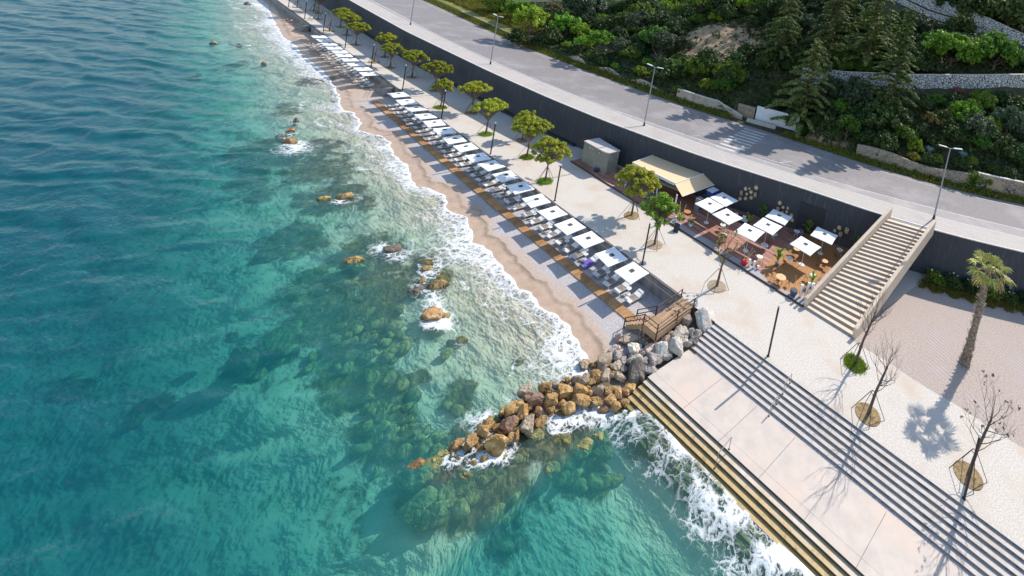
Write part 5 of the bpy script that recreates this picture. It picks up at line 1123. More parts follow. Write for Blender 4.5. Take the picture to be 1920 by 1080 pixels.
def put_rock(x, y, z, rx, ry, kind, label, grp, rz=None, rh=None):
    o = link('boulder', ROCKS[rr_.randrange(len(ROCKS))])
    a = max(rx, .16); b_ = max(ry, .14)
    hh_ = rh or (.5 * (a + b_)) * rr_.uniform(.75, 1.0)
    o.location = (x, y, z - .12 * hh_); o.scale = (a * 1.17, b_ * 1.17, hh_ * 1.08)
    o.rotation_euler = (rr_.uniform(-.3, .3), rr_.uniform(-.3, .3), rr_.choice((0, PI)) + rr_.uniform(-.45, .45) if rz is None else rz)
    o.material_slots[0].link = 'OBJECT'; o.material_slots[0].material = RM[kind]
    return tag(o, label, 'boulder', grp)
cnt = {}
for (x, y, z, rx, ry, k) in sorted(BREAKWATER, key=lambda q: -q[1]):
    if k == 'b': k = rr_.choices('btpo', (8, .9, .7, .9))[0]
    cnt[k] = cnt.get(k, 0) + 1
    # camera-facing frame: long axis in the picture runs along (.81,.55)
    put_rock(x, y, z, rx, ry, k, '%s boulder of the breakwater, %s of its colour from the promenade' % (KN[k], nth(cnt[k])), 'boulders of the breakwater', rz=rr_.choice((0, PI)) + .6 + rr_.uniform(-.35, .35))
# small rubble wedged below them
fill = 0
for i in range(420):
    if fill >= 96: break
    tt = rr_.random(); j = min(int(tt * 5), 4); P = BWX[j] + (BWX[j + 1] - BWX[j]) * (tt * 5 - j)
    if rr_.random() < .42: x, y = rr_.uniform(-10.2, -6.2), rr_.uniform(-8.5, -1.6)
    else: x, y = P[0] + rr_.gauss(0, .75), P[1] + rr_.gauss(0, .45)
    if any(math.hypot(x - q[0], y - q[1]) < .35 * (q[3] + q[4]) for q in BREAKWATER) or (y > -8 and x > XA(y) - .3): continue
    z = float(beach_z(np.array([x]), np.array([y]), False)[0]); k = 'b' if z < -1.6 and y < -8.5 else rr_.choice('ggckd')
    fill += 1; r = rr_.uniform(.17, .3)
    put_rock(x, y, z + r * .55, r, r, k, 'small %s stone wedged among bigger boulders, %s of them' % (KN[k], nth(fill)), 'small stones wedged in the breakwater')
for i, (x, y, z, rx, ry, k) in enumerate(sorted(SEA_ROCKS, key=lambda q: -q[0])):
    put_rock(x, y, z - .26, rx * .92, min(ry, rx * .95) * .85, k, '%s rock breaking the sea surface, %s along the shore from the breakwater' % (KN[k], nth(i + 1)), 'rocks breaking the sea surface', rz=.6, rh=.58)
for i, (x, y, z, rx, ry, k) in enumerate(sorted(SUNK_ROCKS, key=lambda q: -q[0])):
    put_rock(x, y, z + .16, rx * 1.1, ry * 1.1, k, 'mossy boulder under the water, %s along the shore from the terrace steps' % nth(i + 1), 'boulders under the water', rz=.6, rh=.7 * min(rx, .9))
nsk = 0
for i in range(300):   # sunken skirt of the breakwater
    if nsk >= 46: break
    tt = rr_.uniform(.3, 1.12); j = min(int(tt * 5), 4); P = BWX[j] + (BWX[j + 1] - BWX[j]) * (tt * 5 - j); x, y = P[0] + rr_.choice((-1, 1, 1)) * rr_.uniform(.6, 1.9), P[1] + rr_.gauss(0, .4)
    if any(math.hypot(x - q[0], y - q[1]) < .6 * (q[3] + q[4]) for q in BREAKWATER): continue
    nsk += 1; r = rr_.uniform(.3, .55); k = rr_.choice('sssb'); put_rock(x, y, rr_.uniform(-2.7, -2.3), r, r, k, '%s boulder washed by the sea beside the breakwater, %s of these' % (KN[k], nth(nsk)), 'boulders washed by the sea')
reef_mb = MB(); base = [rock_mesh(90 + q, 2) for q in range(4)]
for i in range(190):   # the reef's scattered small stones: nobody could count them
    cx, cy, ax, ay, bx_, by_ = REEF[rr_.randrange(len(REEF)) if i % 2 else -1 - i % 8]; u, v = rr_.gauss(0, .45), rr_.gauss(0, .45)
    x, y = cx + u * ax + v * bx_, cy + u * ay + v * by_
    if y > shore(np.array([x]))[0] - 3: continue
    z = float(beach_z(np.array([x]), np.array([y]))[0]); r = rr_.uniform(.2, .6); me = base[i % 4]; Rm = Matrix.Rotation(rr_.uniform(0, 6.3), 3, 'Z')
    reef_mb.add([tuple(Rm @ Vector((q.co.x * r * 1.2, q.co.y * r, q.co.z * r * .65)) + Vector((x, y, min(z + .1, SEA - .55)))) for q in me.vertices], [tuple(p.vertices) for p in me.polygons])
tag(reef_mb.build('reef_rubble', RM['s'], smooth=True), 'dark mossy reef rubble strewn over the sea bed', 'reef', kind='stuff')

# ================= people and bicycles
def person(label, loc, rz, pose, cloth):
    t = thing('person', label, 'person', loc, rz)
    J = pose; names = list(J)
    me = bpy.data.meshes.new('body'); E_ = [('pelvis', 'chest'), ('chest', 'neck'), ('neck', 'head'), ('chest', 'shl'), ('shl', 'ell'), ('ell', 'wrl'), ('wrl', 'hal'), ('chest', 'shr'), ('shr', 'elr'), ('elr', 'wrr'), ('wrr', 'har'),
          ('pelvis', 'hil'), ('hil', 'knl'), ('knl', 'anl'), ('anl', 'tol'), ('pelvis', 'hir'), ('hir', 'knr'), ('knr', 'anr'), ('anr', 'tor')]
    ix = {k: i for i, k in enumerate(names)}
    me.from_pydata([J[k] for k in names], [(ix[a], ix[b_]) for a, b_ in E_], []); me.materials.append(M['skin'])
    o = link('body', me, t); o.modifiers.new('s', 'SKIN')
    rad = {'pelvis': .13, 'chest': .15, 'neck': .055, 'head': .1, 'shl': .06, 'shr': .06, 'ell': .042, 'elr': .042, 'wrl': .03, 'wrr': .03, 'hal': .035, 'har': .035, 'hil': .09, 'hir': .09, 'knl': .06, 'knr': .06, 'anl': .04, 'anr': .04, 'tol': .035, 'tor': .035}
    for i, k in enumerate(names): me.skin_vertices[0].data[i].radius = (rad[k], rad[k]); me.skin_vertices[0].data[i].use_root = (k == 'pelvis')
    o.modifiers.new('u', 'SUBSURF').levels = 1; o.modifiers['u'].render_levels = 2
    mb = MB(); h_ = Vector(J['head']); mb.lathe([(.06, -.05), (.115, .0), (.11, .07), (.05, .12)], tuple(h_ + Vector((0, 0, .02))), 12); mb.build('hair', M['hair'], t, True)
    p = Vector(J['pelvis']); c_ = Vector(J['chest']); mb = MB(); mb.tube([p - (c_ - p) * .35, p, p.lerp(c_, .35)], [.14, .165, .15], 12); mb.build('shorts', M[cloth], t, True)
ST = dict(pelvis=(0, 0, .95), chest=(0, .02, 1.32), neck=(0, .02, 1.5), head=(0, .04, 1.66), shl=(-.19, .02, 1.4), ell=(-.27, 0, 1.12), wrl=(-.26, .1, .88), hal=(-.25, .14, .78), shr=(.19, .02, 1.4), elr=(.28, 0, 1.12), wrr=(.25, .12, .9), har=(.23, .18, .82),
          hil=(-.1, 0, .88), knl=(-.12, .04, .48), anl=(-.12, 0, .08), tol=(-.13, .16, .03), hir=(.1, 0, .88), knr=(.12, .1, .5), anr=(.13, -.05, .08), tor=(.14, .1, .03))
SI = dict(pelvis=(0, 0, .14), chest=(0, -.12, .52), neck=(0, -.12, .7), head=(0, -.08, .86), shl=(-.19, -.12, .6), ell=(-.26, -.25, .33), wrl=(-.25, -.3, .1), hal=(-.25, -.36, .03), shr=(.19, -.12, .6), elr=(.26, .05, .38), wrr=(.18, .3, .38), har=(.14, .4, .38),
          hil=(-.1, .06, .13), knl=(-.14, .45, .42), anl=(-.13, .75, .08), tol=(-.13, .9, .03), hir=(.1, .06, .13), knr=(.14, .46, .4), anr=(.13, .78, .08), tor=(.13, .93, .03))
LI = dict(pelvis=(0, 0, .13), chest=(0, -.40, .17), neck=(0, -.6, .2), head=(0, -.76, .2), shl=(-.19, -.46, .16), ell=(-.34, -.25, .1), wrl=(-.28, 0, .06), hal=(-.27, .1, .05), shr=(.19, -.46, .16), elr=(.36, -.6, .12), wrr=(.22, -.8, .1), har=(.14, -.84, .1),
          hil=(-.1, .08, .12), knl=(-.13, .5, .2), anl=(-.13, .92, .06), tol=(-.14, 1.02, .12), hir=(.1, .08, .12), knr=(.12, .5, .13), anr=(.12, .94, .06), tor=(.13, 1.04, .12))
bzv = lambda x, y: float(beach_z(np.array([x * 1.]), np.array([y * 1.]), False)[0])
person('person standing on the sand by the far beach stairs in dark shorts', (-140.9, -2.5, bzv(-140.9, -2.5)), 2.2, ST, 'navy')
person('person in pink sitting on the sand against the far beach wall', (-146.6, -2.2, bzv(-146.6, -2.2)), 2.9, SI, 'pinkcloth')
person('person sitting on the sand beside the one in pink', (-144.9, -1.8, bzv(-144.9, -1.8)), 3.3, SI, 'navy')
person('person in pink lying on the sand at the end of the farther parasols', (-121.2, -3.3, bzv(-121.2, -3.3) + .0), 1.9, LI, 'pinkcloth')
def bicycle(loc, rz, label):
    t = thing('bicycle', label, 'bicycle', loc, rz)
    for s_ in (-.52, .52):
        mb = MB(); mb.tube([(s_ + .33 * math.cos(a), 0, .34 + .33 * math.sin(a)) for a in np.linspace(0, 2 * PI, 21)], .022, 5, cap=False)
        for a in np.linspace(0, PI, 6, endpoint=False): mb.tube([(s_ - .32 * math.cos(a), 0, .34 - .32 * math.sin(a)), (s_ + .32 * math.cos(a), 0, .34 + .32 * math.sin(a))], .004, 3)
        mb.build('wheel', M['charcoal'], t)
    mb = MB(); 
    for a, c_ in (((-.52, 0, .34), (-.15, 0, .34)), ((-.52, 0, .34), (-.25, 0, .75)), ((-.15, 0, .34), (-.27, 0, .9)), ((-.15, 0, .34), (.38, 0, .72)), ((-.25, 0, .75), (.36, 0, .8)), ((.34, 0, .92), (.52, 0, .34))): mb.tube([a, c_], .02, 5)
    mb.build('frame', M['navy'], t)
    mb = MB(); mb.box((-.28, 0, .93), (.24, .12, .05)); mb.build('saddle', M['charcoal'], t)
    mb = MB(); mb.tube([(.3, -.26, .98), (.34, 0, .96), (.3, .26, .98)], .016, 5); mb.build('handlebar', M['steel'], t)
bicycle((-62.4, 5.6, 0), .5, 'dark bicycle leaning by a pine near the dark wall'); bicycle((-139.2, .6, 0), .3, 'bicycle parked at the far promenade edge by a light post')
NR = np.random.RandomState(12)
def leaves(c, r, n, size, up=.3, aspect=1.6, flat=1., rs=NR):
    """n leaf quads round each centre"""
    c = np.asarray(c, float); r = np.broadcast_to(np.asarray(r, float), (len(c),))
    C_ = np.repeat(c, n, 0); R_ = np.repeat(r, n)
    d = rs.normal(size=(len(C_), 3)); d /= np.linalg.norm(d, axis=1)[:, None]
    q = rs.uniform(0, 1, len(C_)) ** .45
    off = d * (R_ * q)[:, None]; off[:, 2] *= flat
    P = C_ + off
    nm = d * .7 + rs.normal(size=d.shape) * .55; nm[:, 2] += up; nm /= np.linalg.norm(nm, axis=1)[:, None]
    a = np.cross(nm, rs.normal(size=d.shape)); a /= np.linalg.norm(a, axis=1)[:, None]; b = np.cross(nm, a)
    s = size * rs.uniform(.65, 1.35, len(C_))
    a = a * (s * aspect * .5)[:, None]; b = b * (s * .5)[:, None]
    return np.stack([P - a, P - b * .9 + a * .1, P + a, P + b * .9 + a * .1], 1)
def bush_mesh(seed, nclump=34, per=34, size=.15, shape=(1, 1, .85), lo=.0, spread=.82, cl=(.2, .34)):
    rs = np.random.RandomState(seed)
    d = rs.normal(size=(nclump, 3)); d /= np.linalg.norm(d, axis=1)[:, None]
    d[:, 2] = np.abs(d[:, 2]) * 1.1 - .25
    r = rs.uniform(.5, 1., nclump) ** .5 * spread
    lump = .8 + .4 * rs.rand(nclump)
    c = d * (r * lump)[:, None] * np.array(shape); c[:, 2] = np.maximum(c[:, 2], lo)
    # a few stray sprays outside the outline
    k = rs.choice(nclump, 4); ex = c[k] * 1.28
    q = np.concatenate([leaves(c, rs.uniform(cl[0], cl[1], nclump), per, size, rs=rs), leaves(ex, .15, 14, size, rs=rs)])
    mb = MB(); mb.quads(q); return mb
def trunk_mesh(seed, h=1.0, r=.05, nb=6, spread=.6):
    rs = random.Random(seed); mb = MB()
    mb.tube([(0, 0, -.5), (rs.uniform(-.04, .04), rs.uniform(-.04, .04), h * .5), (0, 0, h)], [r * 1.3, r, r * .7], 6)
    for i in range(nb):
        a = i * 2.4 + rs.random(); z = h * rs.uniform(.35, .9); e = spread * rs.uniform(.6, 1)
        mb.tube([(0, 0, z), (math.cos(a) * e * .5, math.sin(a) * e * .5, z + .2), (math.cos(a) * e, math.sin(a) * e, z + .5)], [r * .55, r * .35, r * .12], 5)
    return mb
# unit meshes, radius about one
BUSH = [bush_mesh(s_, 52, 58, .105).mesh('bush', LM['D']) for s_ in (1, 2, 3)]
TREE = [bush_mesh(s_, 62, 60, .10, (1, 1, .85), -.1, .9, (.15, .27)).mesh('crown', LM['M']) for s_ in (11, 12, 13)]
AIRY = [bush_mesh(s_, 54, 60, .095, (1, 1, .8), -.1, .95, (.12, .22)).mesh('crown', LM['L']) for s_ in (21, 22, 23)]
STEM = [trunk_mesh(s_, .55, .06).mesh('trunk', M['bark']) for s_ in (1, 2, 3)]
KIND = {'L': ('leafy_tree', 'bright green airy tree', 'tree', AIRY, .62), 'M': ('leafy_tree', 'mid green rounded tree', 'tree', TREE, .7), 'D': ('evergreen_bush', 'dark green bushy evergreen', 'bush', BUSH, .55), 'O': ('olive_tree', 'grey green olive like tree', 'tree', TREE, .75),
        'Y': ('flowering_shrub', 'yellow flowering shrub', 'shrub', BUSH, .5), 'R': ('dry_bush', 'reddish dry bush', 'bush', AIRY, .6), 'T': ('pale_shrub', 'tan tinted shrub', 'shrub', AIRY, .6), 'N': ('oleander', 'pink flowering shrub', 'shrub', BUSH, .6)}
hr = random.Random(8)
plants = [list(p) for p in HILL_PLANTS]
# the rest of the wood behind and between them
EXTRA = 0
def clear_of(x, y, r):
    for p in MID_WALL:
        if math.hypot(x - p[0], y - p[1]) < r * .5: return False
    return True
def wall_line_y(x): return np.interp(x, [p[0] for p in MID_WALL], [p[1] for p in MID_WALL])
tries = 0
while EXTRA < 270 and tries < 9000:
    tries += 1
    x = hr.uniform(-100, 18) if tries % 3 else hr.uniform(-26, 18); o_ = hr.uniform(2.2, 66); y = float(back_y(x)) + o_
    if ((x + 49.5) / 11.) ** 2 + ((y - 51) / 9.0) ** 2 < 1.0: continue
    if x > -24 and -3.2 < y - wall_line_y(x) < 3: continue
    if x > -36 and abs(y - 89) < 6.5: continue
    if x > -34 and x < -19 and o_ < 6: continue
    r = hr.uniform(1.6, 3.3) if o_ > 6 else hr.uniform(.9, 1.7)
    if any(math.hypot(x - p[0], y - p[1]) < .44 * (r + p[2]) for p in plants): continue
    k = hr.choices('DMOL', (7, 2.2, 1.2, 1.2 if x < -40 else .4))[0]
    plants.append([x, y, r, k]); EXTRA += 1
cnt = {}
for (x, y, r, k) in sorted(plants, key=lambda p: -p[0]):
    gz_ = gz(x, y)
    where = 'above the stone wall' if (x > -26 and y > wall_line_y(x)) else ('by the road edge' if y - float(back_y(x)) < 6 else 'on the slope')
    cnt[(k, where)] = cnt.get((k, where), 0) + 1; od = nth(cnt[(k, where)])
    if k == 'P':
        t = thing('cypress', 'narrow columnar cypress standing above the conifers, %s from the stairs side' % od, 'tree', (x, y, gz_ - .2), 0, 'cypresses on the slope')
        rs = np.random.RandomState(50 + cnt[(k, where)]); zc = np.linspace(.6, 7.5, 30); c = np.stack([rs.normal(0, .12, 30), rs.normal(0, .12, 30), zc], 1)
        mb = MB(); mb.quads(leaves(c, np.interp(zc, [.6, 2, 5, 7.5], [.5, .75, .55, .12]), 46, .3, rs=rs)); mb.build('crown', LM['D'], t)
        mb = MB(); mb.tube([(0, 0, -.5), (0, 0, 7)], [.12, .03], 6); mb.build('trunk', M['bark'], t); continue
    if k == 'A':
        t = thing('agave', 'blue grey spiky agave on top of the rubble wall, %s from the stairs side' % od, 'plant', (x, y, gz_ + .6), 0, 'agaves on the rubble wall'); mb = MB()
        for i in range(30):
            a = i * 2.4; e = .35 + .5 * (i / 30); d = Vector((math.cos(a), math.sin(a), 0)); q = Vector((-d.y, d.x, 0)) * .09; tip = d * (1.25 * e) + Vector((0, 0, 1.35 - .9 * e)); md = d * (.55 * e) + Vector((0, 0, .75 - .4 * e))
            mb.add([(0, 0, 0), tuple(md - q), tuple(tip), tuple(md + q)], [(0, 1, 2, 3)])
        o = mb.build('rosette', LM['A'], t); o.scale = (1.25,) * 3; continue
    if k == 'B':
        t = thing('bare_tree', 'leafless pale grey tree among the bushes on the slope', 'tree', (x, y, gz_), 0)
        mb = MB(); rb2 = random.Random(4)
        for i in range(26):
            a = rb2.uniform(0, 6.28); e = rb2.uniform(.6, 2.2); z = rb2.uniform(1.6, 3.6); mb.tube([(0, 0, .3), (math.cos(a) * e * .4, math.sin(a) * e * .4, z * .6), (math.cos(a) * e, math.sin(a) * e, z)], [.06, .035, .012], 4)
        mb.build('branches', M['bark_grey'], t); continue
    nm, desc, cat, ms, lift = KIND[k]
    lab = '%s %s, %s from the street stairs' % (desc, where, od)
    t = thing(nm, lab, cat, (x, y, gz_ - .15), hr.uniform(0, 6.28), 'trees and bushes on the wooded slope')
    s_ = r * 1.12; sq = hr.uniform(.85, 1.2)
    if where == 'by the road edge' and k in 'LMO' and r > 1.5: lift = lift + .75; t.location.y -= .5
    o = link('crown', hr.choice(ms), t); o.location = (0, 0, s_ * lift); o.scale = (s_ * hr.uniform(.92, 1.1), s_ * hr.uniform(.92, 1.1), s_ * sq)
    o.material_slots[0].link = 'OBJECT'; o.material_slots[0].material = LM[k]
    o = link('trunk', hr.choice(STEM), t); o.scale = (s_, s_, s_ * lift * 1.1)
# ground cover under the wood
rs = np.random.RandomState(77); n_ = 21000
ux_ = rs.uniform(-135, 20, n_); uo = rs.uniform(1.9, 62, n_) ** 1.0; uy_ = back_y(ux_) + uo
keep = (((ux_ + 49.5) / 9.0) ** 2 + ((uy_ - 51.5) / 7.0) ** 2 > 1.0) | (rs.rand(n_) < .22)
keep &= ~((ux_ < -90) & (uo < 16)) ; keep &= ~((ux_ > -32) & (ux_ < -19) & (uo < 6)); keep &= ~((ux_ > -32) & (np.abs(uy_ - 89) < 5)) & ~((ux_ > -26) & (np.abs(uy_ - np.interp(ux_, [p[0] for p in MID_WALL], [p[1] for p in MID_WALL]) + .8) < 1.6))
ux_, uy_ = ux_[keep], uy_[keep]; uz_ = hill_z(ux_, uy_)
mb = MB(); mb.quads(leaves(np.stack([ux_, uy_, uz_ + .15], 1), rs.uniform(.3, .9, len(ux_)), 6, .42, up=.6, flat=.6, rs=rs)); tag(mb.build('undergrowth', LM['D']), 'low dark undergrowth covering the wooded slope', 'undergrowth', kind='stuff')
# grass verge along the far road edge, meadow at the far bend
n_ = 7000; gx = rs.uniform(-175, 40, n_); gy = back_y(gx) + rs.uniform(.1, 1.75, n_) ** 1.0; keep = ~((gx > -31) & (gx < -21)); gx, gy = gx[keep], gy[keep]
def blades(x, y, z, h, w, rs, n=3):
    x, y, z = np.repeat(x, n), np.repeat(y, n), np.repeat(z, n); x = x + rs.normal(0, .14, len(x)); y = y + rs.normal(0, .14, len(x)); a = rs.uniform(0, 6.28, len(x)); hh = h * rs.uniform(.5, 1.3, len(x)); lx, ly = rs.normal(0, .35, len(x)) * hh, rs.normal(0, .35, len(x)) * hh
    dx, dy = np.cos(a) * w, np.sin(a) * w
    return np.stack([np.stack([x - dx, y - dy, z], 1), np.stack([x + dx, y + dy, z], 1), np.stack([x + lx + dx * .3, y + ly + dy * .3, z + hh], 1), np.stack([x + lx - dx * .3, y + ly - dy * .3, z + hh], 1)], 1)
vz = ZR - .1 + .5 * np.clip((gy - back_y(gx) - .6), 0, 1.2)
mb = MB(); mb.quads(blades(gx, gy, vz - .05, .42, .10, rs)); tag(mb.build('verge_grass', LM['grass']), 'yellow green grass verge along the far road edge', 'grass', kind='stuff')
strip('verge_ground', lambda x: back_y(x) - .05, lambda x: back_y(x) + 2.2, ZR - .1, mat('verge earth', (.15, .14, .05), (.10, .09, .035), scale=3., kind='pos', c3=(.25, .20, .10), s3=.8))
n_ = 9000; gx = rs.uniform(-165, -93, n_); gy = back_y(gx) + rs.uniform(4.5, 21, n_); mb = MB(); mb.quads(blades(gx, gy, hill_z(gx, gy), .9, .16, rs)); tag(mb.build('meadow_grass', LM['grass']), 'tall yellow green meadow grass at the far bend of the road', 'grass', kind='stuff')

# ---- conifers
def conifer(seed, H, R):
    rs = random.Random(seed); nr = np.random.RandomState(seed); mb = MB(); tb = MB()
    tb.tube([(0, 0, -1.5), (.1, 0, H * .5), (0, 0, H)], [.36, .22, .04], 8)
    Q = []
    z = H * .06; a = 0
    while z < H * .985:
        f = z / H; ln = R * ((1 - f) ** .85) * rs.uniform(.65, 1.12) + .25; a += 2.4 + rs.uniform(-.5, .5)
        d = np.array([math.cos(a), math.sin(a), 0.]); n = max(4, int(ln * 4.2))
        lift = ln * rs.uniform(.02, .3)
        t_ = np.linspace(.12, 1, n)
        P = d[None] * (ln * t_)[:, None]; P[:, 2] = z + lift * np.sin(t_ * 2.2) - ln * .20 * t_ ** 2
        tb.tube([(0, 0, z), tuple(P[n // 2]), tuple(P[-1])], [.07, .045, .015], 4, cap=False)
        side = np.array([-d[1], d[0], 0.])
        w = np.interp(t_, [0, .35, 1], [.15, .62, .12]) * (.3 + ln * .11)
        for s_ in (-1, 0, 1):
            C_ = P + side[None] * (w * s_)[:, None] * .75; C_[:, 2] -= abs(s_) * .12
            Q.append(leaves(C_, .27, 12, .23, up=1.1, aspect=2.0, flat=.35, rs=nr))
        z += H * .0135 * rs.uniform(.6, 1.4)
    mb.quads(np.concatenate(Q)); return mb, tb
cm = []
for s_, R_ in ((1, 7.6), (2, 5.4), (3, 6.4)):
    mb, tb = conifer(s_, 18., R_); cm.append((mb.mesh('crown', LM['C']), tb.mesh('trunk', M['bark'])))
CL = ['tall spreading conifer beside the white wall at the gateway', 'tall slender conifer rising past the pale stone wall', 'tall dark conifer behind the spreading one by the gateway', 'dark conifer behind the slender one near the stone wall', 'broad conifer beside the bare earth cutting', 'high conifer farthest up the slope']
for i, (x, y, h_) in enumerate(CONIFERS):
    t = thing('conifer', CL[i], 'tree', (x, y, gz(x, y)), i * 1.3, 'tall conifers on the slope'); c_, tr_ = cm[(0, 1, 2, 2, 0, 1)[i]]; k = h_ / 18.
    w_ = (1.12, .95, 1.0, 1.0, .85, 1.0)[i]
    for nm, me in (('crown', c_), ('trunk', tr_)): o = link(nm, me, t); o.scale = (k * w_, k * w_, k)
# ivy on the wall gap
mb = MB(); c = np.stack([np.linspace(8.1, 9.6, 9), back_y(np.linspace(8.1, 9.6, 9)) + 1.6, np.tile([6.6, 7.6, 8.3], 3)], 1); mb.quads(leaves(c, .7, 60, .2)); tag(mb.build('ivy', LM['M']), 'green ivy hanging in the gap between the two rubble walls', 'ivy')

# ---- stone pines and young trees on the promenade
def pine(seed, R=2.5, H=5.7, th=1.5, n=64, per=72, half=.15, size=.16):
    rs = np.random.RandomState(seed); rd = random.Random(seed); mb = MB(); tb = MB(); bb = MB()
    fork = H * .45
    lx, ly = rd.uniform(-.12, .12), rd.uniform(-.12, .12)
    tb.tube([(0, 0, -.15), (lx * .4, ly * .4, fork * .5), (lx, ly, fork)], [.15, .115, .10], 8)
    k = 0; C_ = []
    lob = rs.uniform(0, 6.28, 3)
    while len(C_) < n:
        a = rs.uniform(0, 6.28); q = rs.uniform(0, 1) ** .55; rr = R * q * (1 + .16 * math.sin(2 * a + lob[0]) + .12 * math.sin(3 * a + lob[1]))
        z = H - .35 - (th - .35) * q ** 2.3 + rs.normal(0, .16)
        C_.append((lx + rr * math.cos(a), ly + rr * math.sin(a), z))
    C_ = np.array(C_)
    mb.quads(leaves(C_, rs.uniform(.26, .44, n), per, size, up=.75, aspect=2.0, flat=.75, rs=rs))
    for i in range(0, n, 1):
        c = C_[i]; m_ = (lx + (c[0] - lx) * .45 + rd.uniform(-.15, .15), ly + (c[1] - ly) * .45 + rd.uniform(-.15, .15), fork + (c[2] - fork) * .52)
        bb.tube([(lx, ly, fork - rd.uniform(0, .5)), m_, tuple(c - np.array([0, 0, .1]))], [.045, .03, .012], 5, cap=False)
        for j in range(3):
            e = c + rs.normal(0, .42, 3) * np.array([1, 1, .3]); bb.tube([m_, tuple((np.array(m_) + e) / 2 + np.array([0, 0, .1])), tuple(e)], [.018, .012, .006], 4, cap=False)
    return mb, tb, bb
def bare(seed, H, R, lean=.12, buds=False):
    rd = random.Random(seed); tb = MB(); bb = MB(); top = (lean * H * .8, lean * H * .55, H * .62)
    tb.tube([(0, 0, -.15), (top[0] * .35, top[1] * .4, H * .3), top], [.13, .10, .07], 8)
    ends = []
    def grow(p, d, L_, r, depth):
        pts = [p]; q = Vector(p); dd = Vector(d)
        for s_ in range(3):
            dd = (dd + Vector((rd.uniform(-.18, .18), rd.uniform(-.18, .18), .16))).normalized(); q = q + dd * L_ / 3; pts.append(tuple(q))
        bb.tube(pts, [r, r * .8, r * .6, r * .4], 4, cap=False)
        if depth < 4:
            for k in range(rd.choice((2, 3))):
                e = (dd + Vector((rd.uniform(-.75, .75), rd.uniform(-.75, .75), rd.uniform(-.1, .4)))).normalized()
                grow(pts[-1 if k else 2], e, L_ * rd.uniform(.55, .78), r * .5, depth + 1)
        else: ends.append(pts[-1])
    for i in range(13):
        t_ = rd.uniform(.42, 1); a = i * 2.4; b0 = (top[0] * t_, top[1] * t_, H * .62 * t_ + .02)
        if i > 9: b0 = top
        grow(b0, Vector((math.cos(a), math.sin(a), .55 if i < 10 else 2.2)).normalized(), R * rd.uniform(.5, .75), .034, 1)
    return tb, bb, ends
stake_m = MB(); stake_m.tube([(.2, 0, 1.85), (1.28, 0, .0)], .026, 6); STK = stake_m.mesh('stake', M['rust'])
rg = MB(); rg.tube([(.21 * math.cos(a), .21 * math.sin(a), 1.85) for a in np.linspace(0, 2 * PI, 5)], .028, 5); RING = rg.mesh('brace', M['rust'])
PIT = []
for s_ in range(3):
    mb = MB(); rr2 = np.random.RandomState(s_); mb.lathe([(.99, .0), (.98, .035), (.6, .05), (.02, .07)], n=30); PIT.append(mb)
pitm = {'turf': PIT[0].mesh('planting_bed', M['turf']), 'soil': PIT[1].mesh('planting_bed', M['pit_soil']), 'chip': PIT[2].mesh('planting_bed', M['chip'])}
mb = MB(); a_ = rs.uniform(0, 6.28, 500); q_ = rs.uniform(0, 1, 500) ** .5 * .95; mb.quads(blades(a_ * 0 + q_ * np.cos(a_), q_ * np.sin(a_), a_ * 0 + .03, .14, .035, rs, 3)); TUFT = mb.mesh('bed_grass', LM['fresh'])
pines = []
for s_ in range(5):
    R_, H_, th = ((2.5, 6.0, 1.6), (2.8, 6.5, 1.7), (2.3, 5.7, 1.5), (2.45, 6.3, 2.2), (1.75, 5.7, 1.5))[s_]
    mb, tb, bb = pine(40 + s_, R_, H_, th, n=(98, 112, 84, 96, 62)[s_]); pines.append((mb.mesh('crown', LM['pine']), tb.mesh('trunk', M['bark']), bb.mesh('branches', M['bark_grey'])))
mb, tb, bb = pine(60, 2.1, 6.0, 2.3, n=46, per=44, size=.22); young = (mb.mesh('crown', LM['fresh']), tb.mesh('trunk', M['bark']), bb.mesh('branches', M['bark']))
# x, y, kind, bed, turn
PT = [(-23.44, 5.45, 3, 'soil', 1.05, ''), (-36.29, 1.76, 3, 'turf', 1., ''), (-43.84, 3.61, 1, 'turf', 1., ''), (-49.62, 6.17, 4, 'soil', .9, ''), (-53.96, 2.68, 0, 'turf', 1., ''), (-63.52, 4.9, 0, 'soil', .98, ''), (-67.59, 1.82, 4, 'turf', .95, ''), (-76.79, 4.55, 0, 'soil', 1., ''),
      (-85.92, 4.09, 2, 'soil', 1.02, ''), (-93.29, 2.86, 2, 'soil', .95, ''), (-101.77, 4.62, 4, 'soil', 1., ''), (-113.06, 2.73, 2, 'soil', 1., ''), (-122.83, 3.67, 0, 'soil', 1., ''), (-131.94, 4.72, 2, 'soil', .95, ''), (-150, 4.5, 0, 'soil', 1., '')]
def add_tree(name, lab, cat, x, y, parts, sc, bed, rz, grp, stakes=True, pit=1.0):
    t = thing(name, lab, cat, (x, y, 0.002), rz, grp)
    for nm, me in parts: o = link(nm, me, t); o.scale = (sc,) * 3
    if stakes:
        for k in range(4): o = link('stake', STK, t); o.rotation_euler = (0, 0, k * PI / 2 + .4)
        o = link('brace', RING, t); o.rotation_euler = (0, 0, .4)
    o = link('planting_bed', pitm[bed], t); o.scale = (pit * 1.0, pit * 1.0, 1)
    if bed == 'turf': o = link('bed_grass', TUFT, t); o.scale = (pit, pit, 1)
    return t
tr3 = random.Random(2)
for i, (x, y, k, bed, sc, _) in enumerate(PT):
    c_, t_, b_ = pines[k]
    add_tree('stone_pine', 'yellow green flat topped pine in a round bed, %s along the promenade from the cafe' % nth(i + 1), 'tree', x, y, (('trunk', t_), ('branches', b_), ('crown', c_)), sc * .93, bed, tr3.uniform(0, 6.28), 'stone pines along the promenade', stakes=True, pit=.95)
c_, t_, b_ = young
